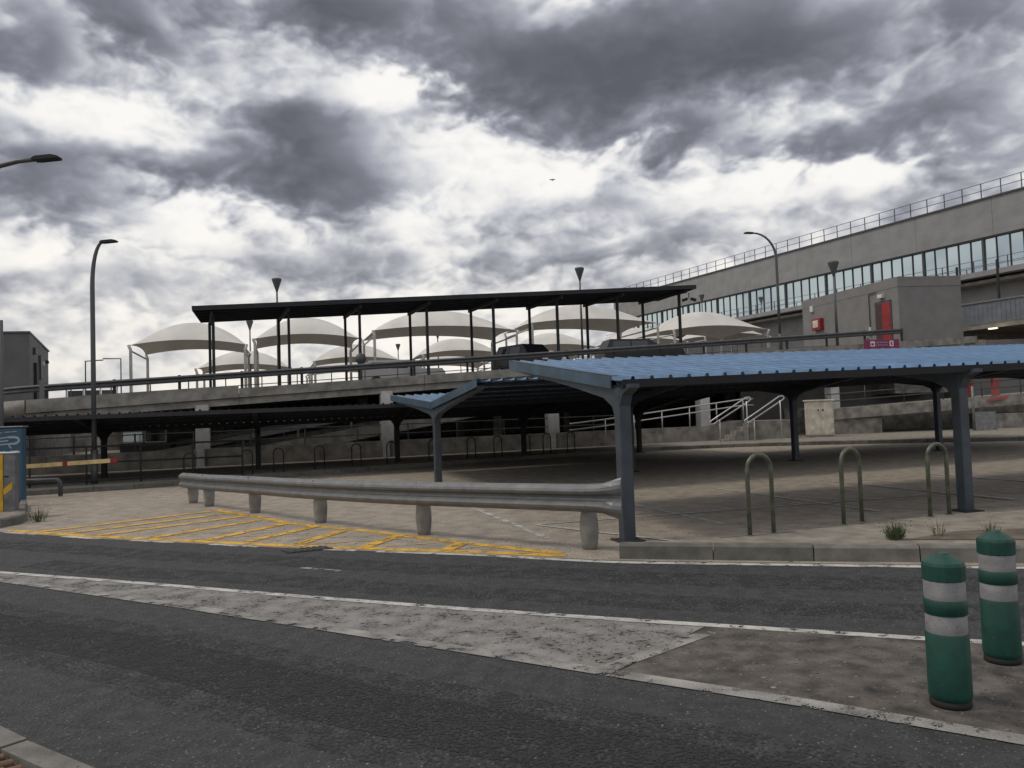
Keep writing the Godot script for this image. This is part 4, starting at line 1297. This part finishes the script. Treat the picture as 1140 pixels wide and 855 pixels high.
# ------------------------------------------------------------------ terminal and the buildings
func make_terminal() -> void:
	var dirv := Vector2(-0.4393, 0.8984)
	var P0 := Vector2(33.7, 52.0) - dirv * 16.0
	var t := thing("terminal_building", "long grey concrete terminal with a band of windows and a roof railing", "building", V(P0.x, 0.0, P0.y), deg_to_rad(116.06))
	# local x runs along the front, away from the camera; -z is outwards
	var L := 64.0
	var st: SurfaceTool
	for k in 11:
		st = mb()
		box(st, Vector3(L * (k + 0.5) / 11.0, 14.2, 5.0), Vector3(L / 11.0 - 0.02, 2.6, 10.0))
		obj("upper_panel", st, M.facade, t)
	st = mb()
	box(st, Vector3(L / 2, 11.6, 5.1), Vector3(L - 0.1, 2.58, 9.8))
	obj("core", st, M.dark_clad, t)
	st = mb()
	box(st, Vector3(L / 2, 5.1, 5.3), Vector3(L, 10.3, 9.4))
	obj("lower_wall", st, M.facade, t)
	st = mb()
	box(st, Vector3(L / 2, 15.55, 5.0), Vector3(L + 0.2, 0.12, 10.2))
	obj("coping", st, M.galv_dark, t)
	st = mb()
	box(st, Vector3(L / 2, 12.84, -0.03), Vector3(L, 0.14, 0.12))
	obj("window_head", st, M.dark_steel, t)
	st = mb()
	box(st, Vector3(L / 2, 10.2, -0.5), Vector3(L, 0.34, 1.9))
	obj("ledge", st, M.facade, t)
	st = mb()
	box(st, Vector3(L / 2, 9.75, -0.2), Vector3(L, 0.2, 1.2))
	obj("ledge_beam", st, M.concrete, t)
	var pw := 0.91
	var n := int(L / pw)
	var pane := mb()
	box(pane, Vector3.ZERO, Vector3(pw - 0.07, 2.36, 0.02))
	var pane_mesh := mesh_of(pane)
	var thin := mb()
	box(thin, Vector3.ZERO, Vector3(0.05, 2.4, 0.12))
	var thin_mesh := mesh_of(thin)
	var thick := mb()
	box(thick, Vector3.ZERO, Vector3(0.14, 2.4, 0.2))
	var thick_mesh := mesh_of(thick)
	for k in n:
		var b := Basis(Vector3.UP, rng.randf_range(-0.006, 0.006)) * Basis(Vector3.RIGHT, rng.randf_range(-0.01, 0.01))
		inst("window_pane", pane_mesh, M.glass, t, Transform3D(b, Vector3((k + 0.5) * pw, 11.57, 0.06)))
		if k % 5 == 0: inst("mullion", thick_mesh, M.galv_dark, t, Transform3D(Basis.IDENTITY, Vector3(k * pw, 11.57, 0.02)))
		else: inst("mullion", thin_mesh, M.galv_dark, t, Transform3D(Basis.IDENTITY, Vector3(k * pw, 11.57, 0.03)))
	# roof railing
	var rp := mb()
	box(rp, Vector3(0, 0.54, 0), Vector3(0.05, 1.08, 0.05))
	var rail_mesh := mesh_of(rp)
	for k in int(L / 1.37): inst("railing_post", rail_mesh, M.galv_dark, t, Transform3D(Basis.IDENTITY, Vector3(0.4 + k * 1.37, 15.6, 0.15)))
	for y in [0.55, 1.06]:
		st = mb()
		box(st, Vector3(L / 2, 15.6 + y, 0.15), Vector3(L, 0.035, 0.035))
		obj("railing_bar", st, M.galv_dark, t)
	# ledge railing
	for k in 27: inst("ledge_post", rail_mesh, M.galv_dark, t, Transform3D(Basis.from_scale(Vector3(1, 0.72, 1)), Vector3(2.0 + k * 2.3, 10.37, -1.3)))
	for y in [0.4, 0.78]:
		st = mb()
		box(st, Vector3(L / 2, 10.37 + y, -1.3), Vector3(L, 0.03, 0.03))
		obj("ledge_bar", st, M.galv_dark, t)
	# covered walkway in front, on the right
	var w := thing("walkway", "raised walkway with a ribbed grey metal parapet beside the stair house", "walkway", V(26.2, 0.0, 46.0), deg_to_rad(116.06))
	st = mb()
	box(st, Vector3(-9.0, 5.9, 4.2), Vector3(20.0, 0.3, 8.4))
	obj("slab", st, M.concrete, w)
	var pn := mb()
	extrude(pn, PackedVector2Array([Vector2(0, 0), Vector2(0.2, 0), Vector2(0.22, -0.04), Vector2(0.25, -0.04), Vector2(0.256, 0.02), Vector2(0, 0.02)]), Vector3.ZERO, Vector3.RIGHT, Vector3.BACK, Vector3(0, 1.1, 0))
	var pm := mesh_of(pn)
	for k in 72: inst("parapet_panel", pm, M.clad_blue, w, Transform3D(Basis.IDENTITY, Vector3(0.6 - k * 0.26, 6.1, -0.06)))
	st = mb()
	cham_box(st, Vector3(-8.7, 7.25, 0), Vector3(19.0, 0.1, 0.24), 0.02)
	obj("parapet_cap", st, M.galv, w)
	st = mb()
	box(st, Vector3(-9.0, 2.9, 8.2), Vector3(20.0, 5.7, 0.3))
	obj("under_wall", st, M.concrete, w)
	for k in 5:
		st = mb()
		box(st, Vector3(0.2 - k * 2.4, 8.3, 0.4), Vector3(0.1, 2.6, 0.1))
		obj("post", st, M.dark_steel, w)
	var lt := thing("ceiling_lamp", "small lit white lamp under the raised walkway", "lamp", V(26.7, 5.65, 43.6), deg_to_rad(116.06))
	st = mb()
	cham_box(st, Vector3.ZERO, Vector3(0.5, 0.08, 0.14), 0.02)
	obj("lamp_body", st, M.tube_glow, lt)
	var l := OmniLight3D.new()
	l.light_color = Color(1.0, 0.95, 0.82)
	l.light_energy = 0.15
	l.light_size = 0.25
	l.omni_range = 30.0
	l.omni_attenuation = 2.0
	l.shadow_enabled = true
	lt.add_child(l)
	l.position = Vector3(0, -0.12, 0)
	# a side wall that closes the space below the walkway
	st = mb()
	box(st, Vector3(0.7, 2.9, 4.2), Vector3(0.3, 5.7, 8.0))
	obj("side_wall", st, M.concrete, w)

func make_stair_house() -> void:
	var t := thing("stair_house", "grey rendered stair house with a red door on the deck", "building")
	var c := [Vector2(19.78, 40.0), Vector2(17.86, 48.0), Vector2(22.6, 49.5), Vector2(23.15, 40.3)]
	var st := mb()
	var p := []
	for y in [3.0, 7.62]:
		for q in c: p.append(V(q.x, y, q.y))
	hexa(st, p)
	obj("wall", st, M.render_wall, t)
	st = mb()
	p = []
	var mid := Vector2(20.8, 44.4)
	for y in [7.623, 8.12]:
		for q in c:
			var r: Vector2 = q + (q - mid).normalized() * 0.03
			p.append(V(r.x, y, r.y))
	hexa(st, p)
	obj("parapet", st, M.render_wall, t)
	# on the left face: e along the face away from the camera, out points left
	var a := V(19.78, 0, 40.0)
	var e := (V(17.86, 0, 48.0) - a).normalized()
	var out := Vector3(-e.z, 0, e.x) * -1.0
	if out.x > 0: out = -out
	var bas := Basis(e, Vector3.UP, e.cross(Vector3.UP))
	var put := func(s: float, called, y: float, size: Vector3, m: Material, parent: Node3D, off := 0.0):
		var s2 := mb()
		cham_box(s2, a + e * s + Vector3.UP * y + out * (size.z / 2 + off), size, minf(0.012, size.z * 0.3), bas)
		return obj(called, s2, m, parent)
	put.call(1.12, "door_frame", 5.9, Vector3(1.24, 2.3, 0.05), M.galv_dark, t)
	var dr = put.call(0.88, "door", 5.85, Vector3(0.62, 2.16, 0.06), M.red, t, 0.01)
	put.call(0.7, "handle", 5.8, Vector3(0.14, 0.04, 0.06), M.galv, dr, 0.07)
	put.call(1.42, "doorway_shade_panel", 5.85, Vector3(0.46, 2.16, 0.055), M.doorway_shade, t, 0.008)  # flat panel, shade of the doorway recess put into its colour
	put.call(1.15, "door_lamp", 7.3, Vector3(0.34, 0.2, 0.2), M.white, t)
	var tb := mb(true)
	tube(tb, [a + e * 1.6 + Vector3.UP * 7.6 + out * 0.05, a + e * 2.15 + Vector3.UP * 7.55 + out * 0.05, a + e * 2.15 + Vector3.UP * 5.3 + out * 0.05], 0.025, 6)
	obj("conduit", tb, M.galv_dark, t)
	put.call(2.15, "junction_box", 5.6, Vector3(0.12, 0.4, 0.1), M.white, t)
	put.call(7.2, "wall_box", 7.5, Vector3(0.25, 0.35, 0.12), M.white, t)
	var hb = put.call(6.6, "hose_cabinet", 6.5, Vector3(0.8, 0.68, 0.26), M.red, t)
	put.call(6.6, "hose_window", 6.52, Vector3(0.5, 0.42, 0.04), M.off_white, hb, 0.26)
	# low beam that ties it to the deck
	st = mb()
	box(st, V(21.2, 2.6, 44.5), Vector3(3.0, 0.8, 7.5))
	obj("footing", st, M.concrete, t)
	# magenta sign at the end of the deck barrier
	t = thing("direction_sign", "magenta sign with white lettering and two white pictograms below the red door", "sign", V(17.2, 4.34, 36.6), 0.1)
	st = mb()
	cham_box(st, Vector3.ZERO, Vector3(1.72, 0.66, 0.05), 0.01)
	obj("panel", st, M.magenta, t)
	for s in [-1, 1]:
		st = mb()
		box(st, Vector3(s * 0.6, -0.1, -0.06), Vector3(0.06, 1.0, 0.06))
		obj("bracket", st, M.galv_dark, t)
	var flat := func(x, called, y, w, h, m, z := 0.0275):
		var s2 := mb()
		box(s2, Vector3(x, y, z), Vector3(w, h, 0.004))
		return obj(called, s2, m, t)
	flat.call(-0.44, "pictogram", 0.13, 0.22, 0.24, M.white)
	flat.call(-0.45, "pictogram_mark", 0.11, 0.12, 0.1, M.magenta, 0.032)
	flat.call(0.48, "pictogram", 0.13, 0.19, 0.26, M.white)
	flat.call(0.48, "pictogram_mark", 0.13, 0.07, 0.16, M.magenta, 0.032)
	# the lettering is too small to read in place: short strokes where the words stand
	for r in [[0.19, -0.26, 0.28, 0.07, 9], [0.07, -0.24, 0.26, 0.06, 8]]:
		for k in r[4]: flat.call(lerpf(r[1], r[2], k / float(r[4] - 1)), "letter_stroke", r[0], 0.03, r[3] * (0.7 + 0.3 * (k % 2)), M.sign_print)
	for k in 15:
		if k == 4 or k == 9: continue
		flat.call(-0.5 + k * 0.073, "letter_stroke", -0.17, 0.036, 0.15 - 0.03 * (k % 3), M.sign_print)

func make_left_building() -> void:
	var dirv := Vector2(-0.4393, 0.8984)
	var t := thing("dark_building", "dark grey box building behind the left end of the deck", "building")
	var c0 := Vector2(-21.98, 36.0)
	var c1 := c0 + dirv * 9.6
	var c2 := c1 + Vector2(-14, -3.0)
	var c3 := c0 + Vector2(-14, -3.0)
	var st := mb()
	var p := []
	for y in [0.0, 6.28]:
		for q in [c0, c1, c2, c3]: p.append(V(q.x, y, q.y))
	hexa(st, p)
	obj("wall", st, M.clad_grey, t)
	st = mb()
	p = []
	for y in [6.283, 6.36]:
		for q in [c0 + Vector2(0.05, -0.05), c1 + Vector2(0.05, 0.05), c2, c3 + Vector2(0, -0.05)]: p.append(V(q.x, y, q.y))
	hexa(st, p)
	obj("roof_edge", st, M.galv_dark, t)
	var e := V(dirv.x, 0, dirv.y)
	var out := V(0.8984, 0, 0.4393)
	var a := V(c0.x, 0, c0.y)
	var bas := Basis(e, Vector3.UP, e.cross(Vector3.UP))
	for q in [["door", 2.2, 4.1, 1.1, 1.9, M.dark_steel], ["wall_panel", 4.2, 5.0, 0.5, 1.2, M.galv_dark], ["lamp_box", 5.6, 5.3, 0.4, 0.2, M.white], ["vent", 1.6, 5.6, 0.5, 0.3, M.galv_dark], ["lamp_box", 8.2, 5.6, 0.5, 0.15, M.dark_steel]]:
		st = mb()
		cham_box(st, a + e * q[1] + Vector3.UP * q[2] + out * 0.06, Vector3(q[3], q[4], 0.14), 0.02, bas)
		obj(q[0], st, q[5], t)
	# white frame and screen between this building and the deck canopies
	t = thing("white_frame", "white steel frame with dark panels beside the dark building", "frame", V(-21.0, deck_h(-21, 39), 39.0), 0.3)
	for k in 4:
		st = mb()
		box(st, Vector3(-0.9 + k * 0.75, 0.65, 0), Vector3(0.07, 1.3, 0.07))
		obj("post", st, M.white, t)
	st = mb()
	box(st, Vector3(0.2, 1.32, 0), Vector3(2.4, 0.07, 0.07))
	obj("top_bar", st, M.white, t)
	for k in 3:
		st = mb()
		box(st, Vector3(-0.52 + k * 0.75, 0.75, -0.05), Vector3(0.66, 0.9, 0.03))
		obj("panel", st, M.dark_clad, t)

# ------------------------------------------------------------------ pavement furniture at the back
func pipe_rail(t: Node3D, a: Vector3, b: Vector3, n: int, hs: Array, m: Material, r := 0.025) -> void:
	for h in hs:
		var st := mb(true)
		tube(st, [a + Vector3.UP * h, b + Vector3.UP * h], r, 8)
		obj("rail", st, m, t)
	for k in n + 1:
		var p := a.lerp(b, float(k) / n)
		var st := mb(true)
		tube(st, [p, p + Vector3.UP * hs[-1]], r, 8)
		obj("post", st, m, t)

func make_back() -> void:
	# pedestrian fence at the left
	var t := thing("pedestrian_fence", "dark pipe fence along the far kerb at the left of the lot", "fence")
	pipe_rail(t, V(-16.0, 0.14, 20.9), V(-8.2, 0.14, 23.9), 6, [0.12, 0.62, 1.08], M.dark_steel)
	# hoops along the far kerb
	for x in [-9.6, -8.2, -7.4, -6.3, -5.25, -4.2, -2.85, -1.55, -0.6, 0.45, 1.25, 2.2]:
		var d := along(FAR_KERB, x) + 0.7
		make_hoop(V(x, g(x, d) + 0.145, d), 0.3, "dark hoop stand on the far pavement under the dark shelter", "hoop stands along the far kerb", M.dark_steel, 0.3, 0.75)
	var near := [[2.68, 9.2, 3.01, 9.33], [3.99, 9.78, 4.35, 9.98], [5.33, 10.24, 5.62, 10.36]]
	for q in near:
		make_hoop(V((q[0] + q[2]) / 2, 0.15, (q[1] + q[3]) / 2), atan2(q[3] - q[1], q[2] - q[0]), "greenish steel hoop stand on the triangular pavement", "hoop stands on the triangular pavement", M.hoop_steel, 0.34, 0.93)
	# concrete access ramp with steel handrails
	t = thing("access_ramp", "concrete access ramp with bright steel handrails under the deck", "ramp")
	var st := mb()
	hexa(st, [V(3.9, 0.1, 34.5), V(10.6, 0.1, 36.2), V(10.3, 0.1, 37.7), V(3.5, 0.1, 36.0), V(3.9, 0.42, 34.5), V(10.6, 1.15, 36.2), V(10.3, 1.15, 37.7), V(3.5, 0.42, 36.0)])
	obj("ramp_body", st, M.concrete, t)
	st = mb()
	hexa(st, [V(10.62, 0.1, 35.0), V(12.6, 0.1, 35.3), V(12.3, 0.1, 37.9), V(10.4, 0.1, 37.7), V(10.62, 1.12, 35.0), V(12.6, 1.12, 35.3), V(12.3, 1.12, 37.9), V(10.4, 1.12, 37.7)])
	obj("landing", st, M.concrete, t)
	for k in 5:
		st = mb()
		box(st, V(9.95 - k * 0.28 + 0.42, 0.22 + (4 - k) * 0.085, 34.9), Vector3(0.3, 0.3 + (4 - k) * 0.17, 1.0))
		obj("step", st, M.concrete, t)
	for h in [0.72, 1.0]:
		st = mb(true)
		tube(st, [V(2.4, 0.3 + h * 0.98, 33.9), V(4.0, 0.42 + h, 34.5), V(10.5, 1.12 + h, 36.1), V(11.0, 1.12 + h, 36.2)], 0.032, 8)
		obj("handrail", st, M.stainless, t)
	for k in 6:
		var a := V(4.0, 0.4, 34.5).lerp(V(10.5, 1.1, 36.1), k / 5.0)
		st = mb(true)
		tube(st, [a, a + Vector3.UP * 1.02], 0.028, 8)
		obj("handrail_post", st, M.stainless, t)
	for o in [0.0, 1.45]:
		st = mb(true)
		tube(st, [V(8.35 + o, 1.05, 33.2), V(8.25 + o, 1.12, 33.2), V(8.25 + o, 1.18, 33.2), V(10.1 + o, 2.15, 34.3), V(10.3 + o, 2.17, 34.4), V(10.36 + o, 2.08, 34.4), V(10.25 + o, 1.98, 34.4), V(8.35 + o, 1.05, 33.2)], 0.032, 8)
		obj("stair_handrail", st, M.stainless, t)
		for k in 2:
			var a := V(8.7 + k * 1.4 + o, 0.15, 33.4 + k * 0.8)
			st = mb(true)
			tube(st, [a, a + Vector3.UP * (1.08 + k * 0.75)], 0.026, 8)
			obj("handrail_post", st, M.stainless, t)
	# cream cabinet
	var c := thing("utility_cabinet", "cream metal utility cabinet with two doors on the far pavement", "cabinet", V(13.6, g(13.6, 35.2) + 0.14, 35.2), -0.12)
	st = mb()
	cham_box(st, Vector3(0, 0.83, 0), Vector3(1.12, 1.5, 0.5), 0.015)
	obj("body", st, M.off_white, c)
	st = mb()
	cham_box(st, Vector3(0, 1.62, 0), Vector3(1.22, 0.07, 0.6), 0.015)
	obj("lid", st, M.off_white, c)
	st = mb()
	cham_box(st, Vector3(0, 0.06, 0), Vector3(1.08, 0.14, 0.46), 0.01)
	obj("plinth", st, M.concrete, c)
	for s in [-1, 1]:
		st = mb()
		cham_box(st, Vector3(s * 0.26, 0.83, 0.256), Vector3(0.5, 1.4, 0.02), 0.006)
		var dr := obj("door", st, M.off_white, c)
		st = mb()
		cham_box(st, Vector3(s * 0.1, 1.2, 0.275), Vector3(0.05, 0.08, 0.03), 0.008)
		obj("handle", st, M.rubber, dr)
	# raised footway with railing on the right
	t = thing("raised_footway", "raised concrete footway with a three bar railing under the blue shelter", "footway")
	for k in 5:
		var x0 := 14.6 + k * 2.6
		var x1 := x0 + 2.59
		st = mb()
		var f := func(x): return 1.52 + (x - 15.0) * 0.048
		hexa(st, [V(x0, f.call(x0) - 0.5, 37.0), V(x1, f.call(x1) - 0.5, 37.0), V(x1, f.call(x1) - 0.5, 40.0), V(x0, f.call(x0) - 0.5, 40.0), V(x0, f.call(x0), 37.0), V(x1, f.call(x1), 37.0), V(x1, f.call(x1), 40.0), V(x0, f.call(x0), 40.0)])
		obj("slab", st, M.concrete, t)
	pipe_rail(t, V(14.7, 1.52, 37.1), V(27.5, 2.12, 37.1), 7, [0.35, 0.68, 1.02], M.galv_dark)
	for q in [[14.9, 17.3, 37.2, 39.9, M.concrete], [22.2, 27.0, 37.2, 39.9, M.concrete]]:
		st = mb()
		box(st, V((q[0] + q[1]) / 2, 0.55, (q[2] + q[3]) / 2), Vector3(q[1] - q[0], 1.0, q[3] - q[2]))
		obj("pier", st, q[4], t)
	st = mb()
	box(st, V(21.0, 0.7, 41.0), Vector3(14.0, 1.8, 0.3))
	obj("back_wall", st, M.concrete, t)
	st = mb()
	box(st, V(20.5, 3.0, 43.5), Vector3(16.0, 4.0, 0.3))
	obj("upper_back_wall", st, M.render_wall, t)
	t = thing("vending_machine", "bright red upright cabinet on the raised footway", "cabinet", V(21.6, 1.86, 37.6))
	st = mb()
	cham_box(st, Vector3(0, 0.55, 0), Vector3(0.5, 1.1, 0.22), 0.02)
	obj("panel", st, M.red, t)
	st = mb()
	cham_box(st, Vector3(0, 0.02, 0), Vector3(0.56, 0.04, 0.3), 0.01)
	obj("base", st, M.dark_steel, t)
	t = thing("red_pump", "faded red pillar with a crossbar head on the raised footway", "pillar", V(22.9, 1.9, 37.5))
	st = mb()
	cham_box(st, Vector3(0, 0.45, 0), Vector3(0.28, 0.9, 0.24), 0.02)
	obj("pillar", st, M.faded_red, t)
	st = mb()
	cham_box(st, Vector3(0.1, 0.9, 0), Vector3(0.95, 0.2, 0.24), 0.02, Basis(Vector3.BACK, 0.05))
	obj("head", st, M.faded_red, t)
	st = mb()
	cham_box(st, Vector3(-0.3, -0.16, 0.66), Vector3(0.95, 0.14, 0.05), 0.01, Basis(Vector3.BACK, 0.12))
	obj("foot_band", st, M.faded_red, t)
	t = thing("grey_panel", "pale grey sheet panel leaning under the raised footway", "panel", V(21.2, g(21, 35) + 0.14, 35.6))
	st = mb()
	cham_box(st, Vector3(0, 0.42, 0), Vector3(1.0, 0.84, 0.06), 0.01, Basis(Vector3.RIGHT, -0.1))
	obj("sheet", st, M.galv, t)
	t = thing("thin_post", "thin pale steel post in front of the grey panel", "post", V(20.35, g(20, 35) + 0.14, 35.0))
	st = mb(true)
	tube(st, [Vector3.ZERO, Vector3(0, 2.0, 0)], 0.06, 8)
	obj("post", st, M.galv, t)
	st = mb(true)
	lathe(st, [Vector2(0.12, 0), Vector2(0.12, 0.03), Vector2(0.06, 0.05)], 12)
	obj("foot", st, M.galv, t)

func _ready() -> void:
	rng.seed = 77
	# camera, sky, sun, exposure
	var cam := Camera3D.new()
	cam.name = "camera"
	var pitch := deg_to_rad(2.5)
	var roll := deg_to_rad(2.0)
	var fw := Vector3(0, sin(pitch), -cos(pitch))
	var u0 := Vector3.RIGHT.cross(fw)
	cam.transform = Transform3D(Basis(Vector3.RIGHT * cos(roll) - u0 * sin(roll), u0 * cos(roll) + Vector3.RIGHT * sin(roll), -fw), Vector3(0, 1.6, 0))
	cam.fov = 51.82
	cam.near = 0.1
	cam.far = 3000.0
	add_child(cam)
	cam.current = true
	var env := Environment.new()
	env.background_mode = Environment.BG_SKY
	var sky := Sky.new()
	sky.sky_material = make_sky()
	env.sky = sky
	env.tonemap_mode = Environment.TONE_MAPPER_LINEAR
	env.tonemap_exposure = 0.92
	env.sdfgi_enabled = true
	env.ssao_enabled = true
	env.ssil_enabled = true
	var we := WorldEnvironment.new()
	we.environment = env
	add_child(we)
	var sun := DirectionalLight3D.new()
	sun.light_energy = 0.42
	sun.light_color = Color(1.0, 0.96, 0.9)
	sun.light_angular_distance = 14.0
	sun.shadow_enabled = true
	add_child(sun)
	sun.look_at_from_position(Vector3(-9, 14, 1), Vector3.ZERO)
	print("sky done")
	make_materials()
	M.lot_far = tmat(M.lot.albedo_texture, 9.0, 0.95)
	M.clad_blue = tmat(grain(161, 256, Color(0.19, 0.21, 0.24), 0.1, 0.25), 2.0, 0.5, 0.2)
	print("materials done")
	make_ground()
	make_terminal()
	make_deck()
	make_left_building()
	make_stair_house()
	make_deck_canopy()
	make_shelters()
	make_island()
	make_guardrail()
	make_entry()
	make_back()
	make_deck_things()
	make_bollard(V(2.27, 0.006, 4.27), "green bollard with two white bands, nearer the pale gore line")
	make_bollard(V(2.96, 0.006, 4.94), "green bollard with two white bands, nearer the kerb of the triangular pavement")
	print("scene done")
